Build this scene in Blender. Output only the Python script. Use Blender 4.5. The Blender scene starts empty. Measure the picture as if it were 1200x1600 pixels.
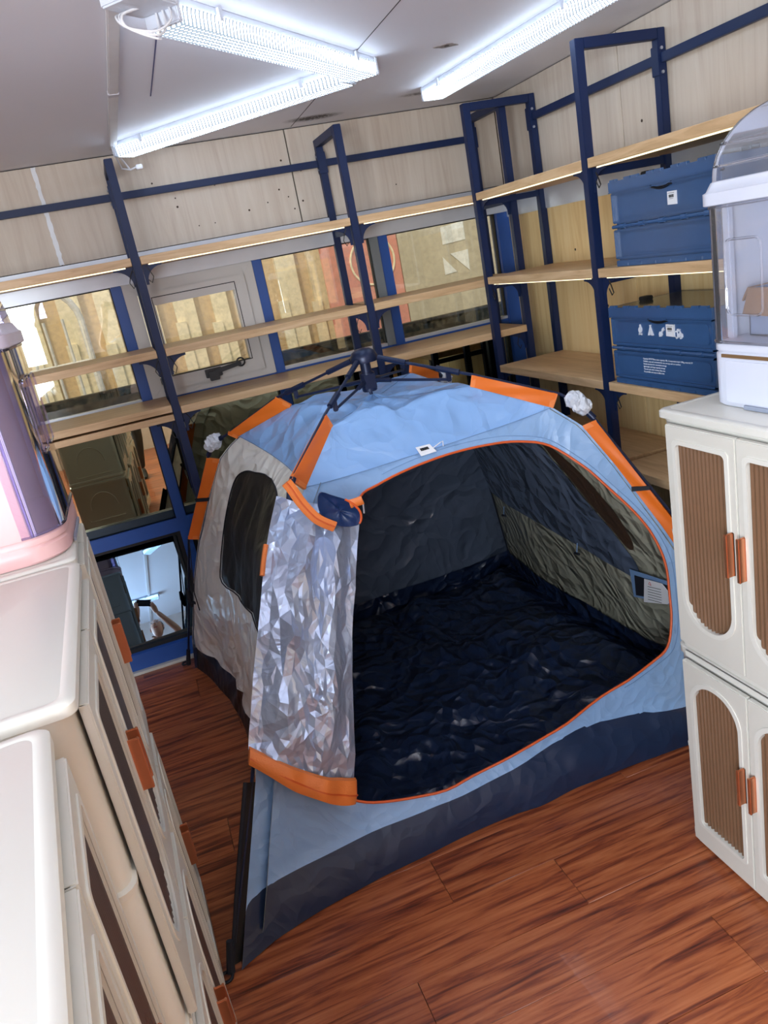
import bpy, bmesh, math, random
from mathutils import Vector, Matrix, noise
from mathutils.geometry import delaunay_2d_cdt
R_ = random.Random(7)
scene = bpy.context.scene
col = scene.collection
PI = math.pi

# ------------------------------------------------------------------ camera
cam_d = bpy.data.cameras.new('camera'); cam = bpy.data.objects.new('camera', cam_d); col.objects.link(cam)
RR = [[0.9291748, -0.3197744, -0.1854145], [-0.2694827, -0.2426843, -0.9319246], [0.2530084, 0.9158868, -0.3116698]]
m = Matrix(((RR[0][0], -RR[1][0], -RR[2][0], 0), (RR[0][1], -RR[1][1], -RR[2][1], 0), (RR[0][2], -RR[1][2], -RR[2][2], 1.9), (0, 0, 0, 1)))
cam.matrix_world = m
cam_d.sensor_fit = 'VERTICAL'; cam_d.sensor_height = 36; cam_d.lens = 36 * 1213.226 / 1600
cam_d.clip_start = 0.01; cam_d.clip_end = 200
scene.camera = cam
# ------------------------------------------------------------------ world, sun, exposure
w = bpy.data.worlds.new('world'); scene.world = w; w.use_nodes = True
nt = w.node_tree; nt.nodes.clear()
sky = nt.nodes.new('ShaderNodeTexSky'); sky.sky_type = 'NISHITA'; sky.sun_disc = False
sky.sun_elevation = math.radians(48); sky.sun_rotation = math.radians(200); sky.altitude = 50
bg = nt.nodes.new('ShaderNodeBackground'); bg.inputs[1].default_value = 0.22
wo = nt.nodes.new('ShaderNodeOutputWorld')
nt.links.new(sky.outputs[0], bg.inputs[0]); nt.links.new(bg.outputs[0], wo.inputs[0])
sd = bpy.data.lights.new('sun', 'SUN'); sun = bpy.data.objects.new('sun', sd); col.objects.link(sun)
sd.energy = .95; sd.angle = 0.009; sd.color = (1.0, 0.9, 0.74)
sun.rotation_euler = Vector((0.5, 0.75, -0.95)).to_track_quat('-Z', 'Y').to_euler(); sun.location = (0, 8, 12)
TUBE = 3.3            # strength of the fluorescent diffusers
LEDS = 1.7
ad_ = bpy.data.lights.new('fill_side', 'AREA'); al = bpy.data.objects.new('fill_side', ad_); col.objects.link(al)   # added fill lamp behind the camera; the window it imitates is made up
ad_.shape = 'RECTANGLE'; ad_.size = 2.1; ad_.size_y = 1.2; ad_.energy = 138; ad_.color = (0.86, 0.93, 1.0)
al.location = (-1.35, -1.35, 1.62); al.rotation_euler = Vector((.85, .55, .02)).to_track_quat('-Z', 'Y').to_euler()
vs = scene.view_settings
vs.view_transform = 'Standard'; vs.look = 'None'; vs.exposure = 0.62; vs.gamma = 1.0; vs.use_curve_mapping = False

# ------------------------------------------------------------------ materials
def lin(c):
    return tuple(((x / 255) / 12.92 if x / 255 <= 0.04045 else ((x / 255 + 0.055) / 1.055) ** 2.4) for x in c)
class NT:
    def __init__(s, name):
        s.m = bpy.data.materials.new(name); s.m.use_nodes = True; s.t = s.m.node_tree; s.t.nodes.clear()
        s.out = s.t.nodes.new('ShaderNodeOutputMaterial')
    def n(s, kind, **kw):
        x = s.t.nodes.new(kind)
        for k, v in kw.items():
            if k.startswith('i_'):
                x.inputs[k[2:].replace('_', ' ')].default_value = v
            else: setattr(x, k, v)
        return x
    def l(s, a, ao, b, bi): s.t.links.new(a.outputs[ao], b.inputs[bi])
def bsdf(t, colr, rough=0.5, metal=0.0, spec=0.5, **kw):
    b = t.n('ShaderNodeBsdfPrincipled'); b.inputs['Base Color'].default_value = (*lin(colr), 1)
    b.inputs['Roughness'].default_value = rough; b.inputs['Metallic'].default_value = metal
    b.inputs['Specular IOR Level'].default_value = spec
    for k, v in kw.items(): b.inputs[k.replace('_', ' ')].default_value = v
    return b
def coords(t, scale=(1, 1, 1), use='Object', rnd=0.0, rot=(0, 0, 0)):
    tc = t.n('ShaderNodeTexCoord'); mp = t.n('ShaderNodeMapping'); mp.inputs['Scale'].default_value = scale
    mp.inputs['Rotation'].default_value = rot
    if rnd:
        oi = t.n('ShaderNodeObjectInfo'); cb = t.n('ShaderNodeVectorMath', operation='SCALE')
        cx = t.n('ShaderNodeCombineXYZ'); t.l(oi, 'Random', cx, 0); t.l(oi, 'Random', cx, 1); t.l(oi, 'Random', cx, 2)
        t.l(cx, 0, cb, 0); cb.inputs['Scale'].default_value = rnd
        ad = t.n('ShaderNodeVectorMath', operation='ADD'); t.l(tc, use, ad, 0); t.l(cb, 0, ad, 1); t.l(ad, 0, mp, 0)
    else: t.l(tc, use, mp, 0)
    return mp
def mat(name, colr, rough=0.5, metal=0.0, spec=0.5, var=0.06, nscale=8.0, bump=0.0, bscale=60.0, **kw):
    t = NT(name); b = bsdf(t, colr, rough, metal, spec, **kw); t.l(b, 0, t.out, 0)
    mp = coords(t); nz = t.n('ShaderNodeTexNoise'); nz.inputs['Scale'].default_value = nscale; nz.inputs['Detail'].default_value = 5; t.l(mp, 0, nz, 'Vector')
    rp = t.n('ShaderNodeValToRGB'); c = lin(colr)
    rp.color_ramp.elements[0].position = 0.3; rp.color_ramp.elements[1].position = 0.7
    rp.color_ramp.elements[0].color = (*[x * (1 - var) for x in c], 1); rp.color_ramp.elements[1].color = (*[min(1, x * (1 + var)) for x in c], 1)
    t.l(nz, 0, rp, 0); t.l(rp, 0, b, 'Base Color')
    if bump:
        n2 = t.n('ShaderNodeTexNoise'); n2.inputs['Scale'].default_value = bscale; t.l(mp, 0, n2, 'Vector')
        bp = t.n('ShaderNodeBump'); bp.inputs['Strength'].default_value = bump; bp.inputs['Distance'].default_value = 0.004
        t.l(n2, 0, bp, 'Height'); t.l(bp, 0, b, 'Normal')
    return t.m
def wood(name, cols, stretch, rough=0.4, rnd=20.0, nscale=3.0, bump=0.05, wave=None, coat=0.0, per=0.10, dis=1.2):
    """cols: list of (pos, rgb); stretch: scale per axis (small along the grain)"""
    t = NT(name); b = bsdf(t, cols[0][1], rough); b.inputs['Coat Weight'].default_value = coat; t.l(b, 0, t.out, 0)
    mp = coords(t, stretch, rnd=rnd)
    nz = t.n('ShaderNodeTexNoise'); nz.inputs['Scale'].default_value = nscale; nz.inputs['Detail'].default_value = 9; nz.inputs['Roughness'].default_value = 0.62; nz.inputs['Distortion'].default_value = dis
    t.l(mp, 0, nz, 'Vector')
    rp = t.n('ShaderNodeValToRGB'); r = rp.color_ramp
    while len(r.elements) < len(cols): r.elements.new(0.5)
    for e, (p, c) in zip(r.elements, cols): e.position = p; e.color = (*lin(c), 1)
    t.l(nz, 0, rp, 0)
    oi = t.n('ShaderNodeObjectInfo'); mr = t.n('ShaderNodeMapRange'); mr.inputs['To Min'].default_value = 1 - per; mr.inputs['To Max'].default_value = 1 + per; t.l(oi, 'Random', mr, 0)
    hs = t.n('ShaderNodeHueSaturation'); t.l(mr, 0, hs, 'Value'); t.l(rp, 0, hs, 'Color'); t.l(hs, 0, b, 'Base Color')
    if bump:
        bp = t.n('ShaderNodeBump'); bp.inputs['Strength'].default_value = bump; bp.inputs['Distance'].default_value = 0.002; t.l(nz, 0, bp, 'Height'); t.l(bp, 0, b, 'Normal')
    return t.m
def cloth(name, colr, rough=0.4, metal=0.0, bump=0.5, scale=7.0, spec=0.5, sheen=0.0, fine=38.0, dist=0.012, trans=0.0):
    t = NT(name); b = bsdf(t, colr, rough, metal, spec); t.l(b, 0, t.out, 0)
    mp = coords(t)
    nz = t.n('ShaderNodeTexNoise'); nz.inputs['Scale'].default_value = 2.2; nz.inputs['Detail'].default_value = 3; t.l(mp, 0, nz, 'Vector')
    mx = t.n('ShaderNodeVectorMath', operation='MULTIPLY_ADD'); t.l(nz, 'Color', mx, 0); mx.inputs[1].default_value = (.5, .5, .5); t.l(mp, 0, mx, 2)
    v1 = t.n('ShaderNodeTexVoronoi', feature='DISTANCE_TO_EDGE'); v1.inputs['Scale'].default_value = scale; t.l(mx, 0, v1, 'Vector')
    v2 = t.n('ShaderNodeTexVoronoi', feature='F1'); v2.inputs['Scale'].default_value = scale * 2.3; t.l(mx, 0, v2, 'Vector')
    n2 = t.n('ShaderNodeTexNoise', noise_type='RIDGED_MULTIFRACTAL') if hasattr(bpy.types.ShaderNodeTexNoise, 'noise_type') else t.n('ShaderNodeTexNoise')
    n2.inputs['Scale'].default_value = scale * 0.8; n2.inputs['Detail'].default_value = 4; t.l(mx, 0, n2, 'Vector')
    a = t.n('ShaderNodeMath', operation='MULTIPLY_ADD'); t.l(v1, 0, a, 0); a.inputs[1].default_value = 1.3; t.l(v2, 0, a, 2)
    a2 = t.n('ShaderNodeMath', operation='MULTIPLY_ADD'); t.l(n2, 0, a2, 0); a2.inputs[1].default_value = 0.22; t.l(a, 0, a2, 2)
    bp = t.n('ShaderNodeBump'); bp.inputs['Strength'].default_value = bump; bp.inputs['Distance'].default_value = dist
    t.l(a2, 0, bp, 'Height'); t.l(bp, 0, b, 'Normal')
    n3 = t.n('ShaderNodeTexNoise'); n3.inputs['Scale'].default_value = 4; t.l(mp, 0, n3, 'Vector')
    rp = t.n('ShaderNodeValToRGB'); c = lin(colr); rp.color_ramp.elements[0].color = (*[x * .93 for x in c], 1); rp.color_ramp.elements[1].color = (*[min(1, x * 1.07) for x in c], 1)
    t.l(n3, 0, rp, 0); t.l(rp, 0, b, 'Base Color')
    return t.m
def emis(name, colr, s, pattern=False):
    t = NT(name); e = t.n('ShaderNodeEmission'); e.inputs[0].default_value = (*lin(colr), 1); e.inputs[1].default_value = s; t.l(e, 0, t.out, 0)
    if pattern:
        mp = coords(t); v = t.n('ShaderNodeTexVoronoi', feature='F1'); v.inputs['Scale'].default_value = 62; v.voronoi_dimensions = '2D'; v.inputs['Randomness'].default_value = 0.0; t.l(mp, 0, v, 'Vector')
        mr = t.n('ShaderNodeMapRange'); mr.interpolation_type = 'STEPPED'; mr.inputs['Steps'].default_value = 1; mr.inputs['From Min'].default_value = 0.0; mr.inputs['From Max'].default_value = 0.58
        mr.inputs['To Min'].default_value = s * 2.6; mr.inputs['To Max'].default_value = .46; t.l(v, 0, mr, 0); t.l(mr, 0, e, 1)
    return t.m
def clear(name, tint=(245, 245, 250), alpha=0.12, body=(235, 235, 245), rough=0.05, gl=1.0):
    """thin clear plastic or glass: mostly see-through, reflecting by Fresnel"""
    t = NT(name); tr = t.n('ShaderNodeBsdfTransparent'); tr.inputs[0].default_value = (*lin(tint), 1)
    gz = t.n('ShaderNodeBsdfGlossy'); gz.inputs['Roughness'].default_value = rough; gz.inputs[0].default_value = (gl, gl, gl, 1)
    df = t.n('ShaderNodeBsdfDiffuse'); df.inputs[0].default_value = (*lin(body), 1)
    m1 = t.n('ShaderNodeMixShader'); m1.inputs[0].default_value = alpha; t.l(tr, 0, m1, 1); t.l(df, 0, m1, 2)
    lw = t.n('ShaderNodeFresnel'); lw.inputs[0].default_value = 1.22
    m2 = t.n('ShaderNodeMixShader'); t.l(lw, 0, m2, 0); t.l(m1, 0, m2, 1); t.l(gz, 0, m2, 2); t.l(m2, 0, t.out, 0)
    return t.m
def coated_glass(name, tint, refl, rtint, dust=0.0, dustc=(200, 180, 140)):
    t = NT(name); tr = t.n('ShaderNodeBsdfTransparent'); tr.inputs[0].default_value = (*lin(tint), 1)
    gz = t.n('ShaderNodeBsdfGlossy'); gz.inputs['Roughness'].default_value = 0.0; gz.inputs[0].default_value = (*lin(rtint), 1)
    df = t.n('ShaderNodeBsdfDiffuse'); df.inputs[0].default_value = (*lin(dustc), 1)
    mp = coords(t); nz = t.n('ShaderNodeTexNoise'); nz.inputs['Scale'].default_value = 45; nz.inputs['Detail'].default_value = 8; t.l(mp, 0, nz, 'Vector')
    mr = t.n('ShaderNodeMapRange'); mr.inputs['From Min'].default_value = .42; mr.inputs['From Max'].default_value = .7; mr.inputs['To Max'].default_value = dust; t.l(nz, 0, mr, 0)
    m1 = t.n('ShaderNodeMixShader'); t.l(mr, 0, m1, 0); t.l(tr, 0, m1, 1); t.l(df, 0, m1, 2)
    fr = t.n('ShaderNodeFresnel'); fr.inputs[0].default_value = 1.5
    ad = t.n('ShaderNodeMath', operation='ADD', use_clamp=True); t.l(fr, 0, ad, 0); ad.inputs[1].default_value = refl
    m2 = t.n('ShaderNodeMixShader'); t.l(ad, 0, m2, 0); t.l(m1, 0, m2, 1); t.l(gz, 0, m2, 2); t.l(m2, 0, t.out, 0)
    return t.m

M = {}
M['frame_blue'] = mat('frame_blue', (36, 82, 160), 0.38, var=.05)
M['shelf_metal'] = mat('shelf_metal', (17, 34, 72), 0.48, spec=.35, var=.05)
M['alu'] = mat('alu', (196, 200, 208), 0.35, 0.25, var=.04)
M['white_upvc'] = mat('white_upvc', (205, 203, 200), 0.4, var=.05, nscale=3)
M['gasket'] = mat('gasket', (22, 22, 24), 0.6)
M['board'] = wood('board', [(0.25, (176, 140, 100)), (0.5, (204, 168, 126)), (0.75, (220, 188, 148))], (1.2, 14, 14), 0.45, nscale=2.5, bump=.03, per=.04)
M['board_y'] = wood('board_y', [(0.25, (184, 148, 106)), (0.5, (212, 176, 132)), (0.75, (226, 194, 152))], (14, 1.2, 14), 0.45, nscale=2.5, bump=.03, per=.04)
M['panel_back'] = wood('panel_back', [(0.25, (180, 162, 146)), (0.5, (196, 182, 166)), (0.75, (204, 192, 178))], (9, 9, .6), 0.5, nscale=2.2, bump=.02, per=.03)
M['panel_warm_lit'] = wood('panel_warm_lit', [(0.25, (220, 184, 124)), (0.5, (240, 210, 152)), (0.75, (246, 222, 172))], (9, 9, .6), 0.5, nscale=2.2, bump=.02, per=.03)  # warm light falling on the lower panels is put into the wood colour
M['plank'] = wood('plank', [(0.30, (66, 28, 18)), (0.42, (122, 58, 34)), (0.52, (162, 88, 50)), (0.72, (192, 118, 74))], (1.5, 24, 24), 0.30, rnd=60, nscale=1.9, bump=.05, coat=.1, per=.10, dis=.55)
M['ceiling'] = None
M['cream'] = mat('cream', (222, 222, 214), 0.33, var=.02, nscale=2)
M['cream2'] = mat('cream2', (214, 213, 204), 0.36, var=.02, nscale=2)
M['copper'] = mat('copper', (214, 148, 110), 0.28, .85, var=.05)
M['slot'] = mat('slot', (176, 128, 60), 0.5)
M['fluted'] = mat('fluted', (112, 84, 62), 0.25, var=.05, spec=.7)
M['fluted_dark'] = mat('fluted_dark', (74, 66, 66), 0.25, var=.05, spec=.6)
M['white_pl'] = mat('white_pl', (214, 220, 236), 0.32, var=.02)
M['pink_pl'] = mat('pink_pl', (216, 174, 174), 0.35, var=.02)
M['clear'] = clear('clear', (250, 250, 252), .07)
M['clear_lav'] = clear('clear_lav', (232, 228, 246), 0.10, (222, 208, 232), .06)
M['lav_rim'] = mat('lav_rim', (214, 206, 226), 0.3)
M['crate'] = mat('crate', (52, 86, 132), 0.22, var=.05, spec=.6)
M['crate2'] = mat('crate2', (58, 90, 134), 0.16, var=.05, spec=.7, bump=.35, bscale=5)
M['lid_clear'] = clear('lid_clear', (170, 180, 178), 0.25, (150, 150, 130), .12)
M['print'] = mat('print', (222, 228, 238), 0.5, var=.0)
M['ink'] = mat('ink', (40, 42, 46), 0.6)
M['ink_red'] = mat('ink_red', (190, 60, 50), 0.6)
M['paper'] = mat('paper', (232, 234, 238), 0.5, var=.02)
M['black_pl'] = mat('black_pl', (20, 22, 28), 0.4)
M['cable'] = mat('cable', (24, 22, 24), 0.5)
M['cable_white'] = mat('cable_white', (220, 220, 224), 0.5)
M['fix_body'] = mat('fix_body', (206, 212, 224), 0.4)
M['tube'] = emis('tube', (214, 234, 255), TUBE, True)
M['led'] = emis('led', (255, 238, 190), LEDS)
M['orange'] = cloth('orange', (226, 112, 28), .45, bump=.25, scale=5, dist=.006)
M['orange_zip'] = mat('orange_zip', (232, 128, 58), .5, var=.06, bump=.3, bscale=200)
M['piping'] = mat('piping', (214, 92, 36), .5)
M['roof_fab'] = cloth('roof_fab', (132, 174, 226), .36, .0, .7, 3.5, spec=.6, dist=.03)
M['front_fab'] = cloth('front_fab', (134, 170, 212), .36, .0, .45, 9, spec=.6, dist=.012)
M['side_fab'] = cloth('side_fab', (224, 225, 220), .34, .05, .9, 6, spec=.6, dist=.014)
M['mesh_black'] = cloth('mesh_black', (22, 23, 24), .55, bump=.25, scale=9, dist=.01)
M['mesh_brown'] = cloth('mesh_brown', (62, 44, 30), .6, bump=.3, scale=12)
M['navy'] = cloth('navy', (28, 44, 72), .38, .0, .4, 6, spec=.4, dist=.012)
M['navy_floor'] = cloth('navy_floor', (24, 39, 68), .30, .0, .9, 5, spec=.7, dist=.04)
M['tub_black'] = cloth('tub_black', (26, 29, 30), .35, .0, .4, 6, spec=.4)
M['lining_dark'] = cloth('lining_dark', (84, 96, 116), .24, .0, .8, 4, spec=.7, dist=.03)
M['lining_grey'] = cloth('lining_grey', (140, 150, 152), .3, .0, .4, 8, spec=.5, dist=.014)
M['lining_olive'] = cloth('lining_olive', (150, 150, 134), .25, .0, .8, 8, spec=.7, dist=.022)
M['foil'] = cloth('foil', (182, 198, 226), .30, .55, .35, 16, spec=.6, dist=.008)
M['pouch'] = cloth('pouch', (24, 50, 96), .35, .0, .35, 10)
M['pole'] = mat('pole', (24, 36, 66), .35, .3)
M['strap'] = mat('strap', (18, 22, 34), .7)
M['bubble'] = mat('bubble', (206, 212, 222), .25, var=.1, nscale=60, bump=.8, bscale=80)
M['thread'] = mat('thread', (112, 146, 188), .6)
M['glass_up'] = coated_glass('glass_up', (250, 245, 232), 0.04, (225, 235, 240), .12, (214, 196, 156))
M['glass_low'] = coated_glass('glass_low', (60, 78, 84), 0.62, (214, 212, 176), .0)
M['glass_tilt'] = coated_glass('glass_tilt', (60, 80, 95), 0.46, (158, 192, 222), .0)
M['ext_wall'] = mat('ext_wall', (206, 184, 146), .85, var=.08, nscale=2, bump=.05, bscale=25)
M['ext_light'] = mat('ext_light', (238, 224, 186), .8, var=.03)
M['ext_pink'] = mat('ext_pink', (212, 142, 122), .7, var=.06)
M['ext_white'] = mat('ext_white', (222, 220, 210), .6)
M['ext_grey'] = mat('ext_grey', (186, 174, 148), .7)
M['tarp'] = cloth('tarp', (16, 30, 32), .5, bump=.5, scale=4)
M['ext_ground'] = mat('ext_ground', (120, 112, 100), .9)
M['wall_pink'] = mat('wall_pink', (206, 190, 182), .6)
M['mold'] = mat('mold', (70, 66, 66), .9)
M['tape'] = mat('tape', (226, 228, 232), .5)
M['hole'] = mat('hole', (60, 44, 34), .8)
M['skin'] = mat('skin', (198, 146, 118), .5)
M['shirt'] = mat('shirt', (96, 156, 206), .8)
M['trousers'] = mat('trousers', (54, 56, 60), .9)
M['shoe'] = mat('shoe', (26, 28, 36), .6)
M['hair'] = mat('hair', (24, 20, 20), .6)
M['phone'] = mat('phone', (30, 32, 38), .2)
M['cardboard'] = mat('cardboard', (158, 120, 84), .8)
M['grey_box'] = mat('grey_box', (142, 158, 188), .6)

# ceiling: white board with a mould smudge near the back wall and two old fixing marks
t = NT('ceiling_mat'); b = bsdf(t, (226, 222, 224), .6); t.l(b, 0, t.out, 0)
tc = t.n('ShaderNodeTexCoord')
def spot(cx, cy, rx, ry):
    mp = t.n('ShaderNodeMapping'); mp.inputs['Location'].default_value = (-cx / rx, -cy / ry, -2.56); mp.inputs['Scale'].default_value = (1 / rx, 1 / ry, 1)
    t.l(tc, 'Object', mp, 0); ln = t.n('ShaderNodeVectorMath', operation='LENGTH'); t.l(mp, 0, ln, 0)
    mr = t.n('ShaderNodeMapRange'); mr.inputs['From Min'].default_value = 1.0; mr.inputs['From Max'].default_value = .1; mr.inputs['To Max'].default_value = 1.0; t.l(ln, 'Value', mr, 0)
    return mr
s1 = spot(1.13, 3.95, .16, .075); s2 = spot(1.60, 3.74, .12, .05)
nz = t.n('ShaderNodeTexNoise'); nz.inputs['Scale'].default_value = 70; nz.inputs['Detail'].default_value = 6; t.l(tc, 'Object', nz, 'Vector')
ad = t.n('ShaderNodeMath', operation='MULTIPLY_ADD'); t.l(s2, 0, ad, 0); ad.inputs[1].default_value = .6; t.l(s1, 0, ad, 2)
mu = t.n('ShaderNodeMath', operation='MULTIPLY', use_clamp=True); t.l(ad, 0, mu, 0)
mr = t.n('ShaderNodeMapRange'); mr.inputs['From Min'].default_value = .28; mr.inputs['From Max'].default_value = .5; mr.inputs['To Max'].default_value = 1.6; t.l(nz, 0, mr, 0); t.l(mr, 0, mu, 1)
n4 = t.n('ShaderNodeTexNoise'); n4.inputs['Scale'].default_value = 1.3; t.l(tc, 'Object', n4, 'Vector')
r4 = t.n('ShaderNodeValToRGB'); r4.color_ramp.elements[0].color = (*lin((226, 224, 230)), 1); r4.color_ramp.elements[1].color = (*lin((234, 234, 242)), 1); t.l(n4, 0, r4, 0)
mx = t.n('ShaderNodeMix', data_type='RGBA'); t.l(mu, 0, mx, 0); t.l(r4, 0, mx, 6); mx.inputs[7].default_value = (*lin((72, 66, 66)), 1); t.l(mx, 2, b, 'Base Color')
M['ceiling'] = t.m

# ------------------------------------------------------------------ mesh helpers
class MB:
    def __init__(s): s.v = []; s.f = []
    def add(s, vs, fs, mtx=None):
        o = len(s.v); s.v += [tuple(mtx @ Vector(p)) if mtx else tuple(p) for p in vs]; s.f += [tuple(i + o for i in f) for f in fs]; return s
    def box(s, x0, y0, z0, x1, y1, z1, mtx=None):
        x0, x1 = sorted((x0, x1)); y0, y1 = sorted((y0, y1)); z0, z1 = sorted((z0, z1))
        return s.add([(x0, y0, z0), (x1, y0, z0), (x1, y1, z0), (x0, y1, z0), (x0, y0, z1), (x1, y0, z1), (x1, y1, z1), (x0, y1, z1)],
                     [(0, 3, 2, 1), (4, 5, 6, 7), (0, 1, 5, 4), (1, 2, 6, 5), (2, 3, 7, 6), (3, 0, 4, 7)], mtx)
    def bar(s, a, b_, w, h, up=(0, 0, 1)):
        a = Vector(a); b_ = Vector(b_); d = (b_ - a).normalized(); u = Vector(up)
        if abs(d.dot(u)) > .98: u = Vector((1, 0, 0))
        sx = d.cross(u).normalized() * w / 2; sy = sx.cross(d).normalized() * h / 2
        return s.add([a - sx - sy, a + sx - sy, a + sx + sy, a - sx + sy, b_ - sx - sy, b_ + sx - sy, b_ + sx + sy, b_ - sx + sy],
                     [(0, 1, 2, 3), (7, 6, 5, 4), (0, 4, 5, 1), (1, 5, 6, 2), (2, 6, 7, 3), (3, 7, 4, 0)])
    def tube(s, pts, r, n=8, closed=False):
        P = [Vector(p) for p in pts]; k = len(P); vs = []; fs = []; prev = None
        for i, p in enumerate(P):
            if closed: d = P[(i + 1) % k] - P[i - 1]
            else: d = P[min(i + 1, k - 1)] - P[max(i - 1, 0)]
            d.normalize()
            if prev is None: u = d.orthogonal().normalized()
            else:
                u = prev - d * prev.dot(d)
                u = u.normalized() if u.length > 1e-6 else d.orthogonal().normalized()
            prev = u; w_ = d.cross(u); rr = r[i] if isinstance(r, (list, tuple)) else r
            for j in range(n):
                a = 2 * PI * j / n; vs.append(p + (u * math.cos(a) + w_ * math.sin(a)) * rr)
        for i in range(k if closed else k - 1):
            for j in range(n):
                a = i * n + j; b2 = i * n + (j + 1) % n; c = ((i + 1) % k) * n + (j + 1) % n; d2 = ((i + 1) % k) * n + j
                fs.append((a, b2, c, d2))
        if not closed: fs += [tuple(range(n))[::-1], tuple((k - 1) * n + j for j in range(n))]
        return s.add(vs, fs)
    def cyl(s, a, b_, r, n=16): return s.tube([a, b_], r, n)
    def prism(s, outline, z0, z1, mtx=None):
        n = len(outline); vs = [(x, y, z0) for x, y in outline] + [(x, y, z1) for x, y in outline]
        fs = [tuple(range(n))[::-1], tuple(range(n, 2 * n))] + [(i, (i + 1) % n, n + (i + 1) % n, n + i) for i in range(n)]
        return s.add(vs, fs, mtx)
    def loft(s, rings, cap=True, closed=True):
        n = len(rings[0]); vs = [p for r in rings for p in r]; fs = []
        for i in range(len(rings) - 1):
            for j in range(n if closed else n - 1):
                fs.append((i * n + j, i * n + (j + 1) % n, (i + 1) * n + (j + 1) % n, (i + 1) * n + j))
        if cap: fs += [tuple(range(n))[::-1], tuple((len(rings) - 1) * n + j for j in range(n))]
        return s.add(vs, fs)
    def ringplate(s, outer, inner, y0, y1, mtx=None):
        """plate with a hole in the local xz plane, between depths y0 (front) and y1"""
        n = len(outer); vs = [(x, y0, z) for x, z in outer] + [(x, y0, z) for x, z in inner] + [(x, y1, z) for x, z in outer] + [(x, y1, z) for x, z in inner]; fs = []
        for i in range(n):
            j = (i + 1) % n
            fs += [(i, j, n + j, n + i), (2 * n + j, 2 * n + i, 3 * n + i, 3 * n + j), (j, i, 2 * n + i, 2 * n + j), (n + i, n + j, 3 * n + j, 3 * n + i)]
        return s.add(vs, fs, mtx)
    def build(s, name, m, parent=None, smooth=False, bevel=0.0, seg=2, wn=False):
        me = bpy.data.meshes.new(name); me.from_pydata(s.v, [], s.f); me.update()
        me.materials.append(m if not isinstance(m, str) else M[m])
        bm = bmesh.new(); bm.from_mesh(me); bmesh.ops.recalc_face_normals(bm, faces=bm.faces)
        if bevel:
            bmesh.ops.bevel(bm, geom=[e for e in bm.edges if len(e.link_faces) == 2 and e.calc_face_angle(0) > .6], offset=bevel, segments=seg, affect='EDGES', clamp_overlap=True)
        if smooth or bevel:
            for f in bm.faces: f.smooth = True
            for e in bm.edges:
                if len(e.link_faces) == 2 and e.calc_face_angle(0) > .7: e.smooth = False
        bm.to_mesh(me); bm.free()
        o = bpy.data.objects.new(name, me); col.objects.link(o)
        if parent is not None: adopt(o, parent)
        return o
def wloc(o):
    """the world matrix of an object from its own and its parents' transforms"""
    mm = Matrix.LocRotScale(o.location, o.rotation_euler, o.scale)
    return (wloc(o.parent) @ o.matrix_parent_inverse @ mm) if o.parent else mm
def adopt(o, parent, local=False):
    o.parent = parent
    if not local and not getattr(adopt, 'local', False): o.matrix_parent_inverse = wloc(parent).inverted()
def thing(name, label, cat, loc=(0, 0, 0), rz=0.0, group=None):
    o = bpy.data.objects.new(name, None); col.objects.link(o); o.empty_display_size = .1
    o.location = loc; o.rotation_euler = (0, 0, rz); tag(o, label, cat, group); return o
def tag(o, label, cat, group=None):
    o['label'] = label; o['category'] = cat
    if group: o['group'] = group
    return o
def struct(o): o['kind'] = 'structure'; return o
def kids(o): return [c for c in bpy.data.objects if c.parent == o]
def copy_tree(o, parent=None):
    c = o.copy(); col.objects.link(c)
    if parent: c.parent = parent
    for ch in kids(o): copy_tree(ch, c)
    return c
class Local:
    """inside this block, meshes are written in the parent's own coordinates"""
    def __enter__(s): adopt.local = True
    def __exit__(s, *a): adopt.local = False
def rrect(x0, y0, x1, y1, r, n=5, radii=None):
    """rounded rectangle outline, counter-clockwise; radii = (bl, br, tr, tl)"""
    rs = radii or (r, r, r, r); out = []
    for (cx, cy, a0), q in zip(((x0 + rs[0], y0 + rs[0], PI), (x1 - rs[1], y0 + rs[1], 1.5 * PI), (x1 - rs[2], y1 - rs[2], 0), (x0 + rs[3], y1 - rs[3], .5 * PI)), rs):
        for i in range(n + 1):
            a = a0 + PI / 2 * i / n; out.append((cx + q * math.cos(a), cy + q * math.sin(a)))
    return out
def text_mesh(txt, size, m, name, parent, mtx, extrude=0.0004, align='LEFT'):
    cu = bpy.data.curves.new('t', 'FONT'); cu.body = txt; cu.size = size; cu.extrude = extrude; cu.align_x = align; cu.resolution_u = 2
    tmp = bpy.data.objects.new('t', cu); col.objects.link(tmp)
    dg = bpy.context.evaluated_depsgraph_get(); me = bpy.data.meshes.new_from_object(tmp.evaluated_get(dg))
    bpy.data.objects.remove(tmp); bpy.data.curves.remove(cu)
    me.name = name; me.transform(mtx); me.materials.clear(); me.materials.append(M[m])
    o = bpy.data.objects.new(name, me); col.objects.link(o); adopt(o, parent); return o
def smooth_loop(pts, n=3, closed=True):
    out = []; k = len(pts)
    rng = range(k) if closed else range(k - 1)
    for i in rng:
        p0 = pts[(i - 1) % k] if closed or i > 0 else pts[i]; p1 = pts[i]; p2 = pts[(i + 1) % k]; p3 = pts[(i + 2) % k] if closed or i + 2 < k else p2
        for j in range(n):
            t = j / n; t2 = t * t; t3 = t2 * t
            out.append(tuple(.5 * (2 * b_ + (c - a) * t + (2 * a - 5 * b_ + 4 * c - d) * t2 + (3 * b_ - a - 3 * c + d) * t3) for a, b_, c, d in zip(p0, p1, p2, p3)))
    if not closed: out.append(tuple(pts[-1]))
    return out
def tri(x): return abs((x % 1.0) - .5) * 2
_cr = {}
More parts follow.
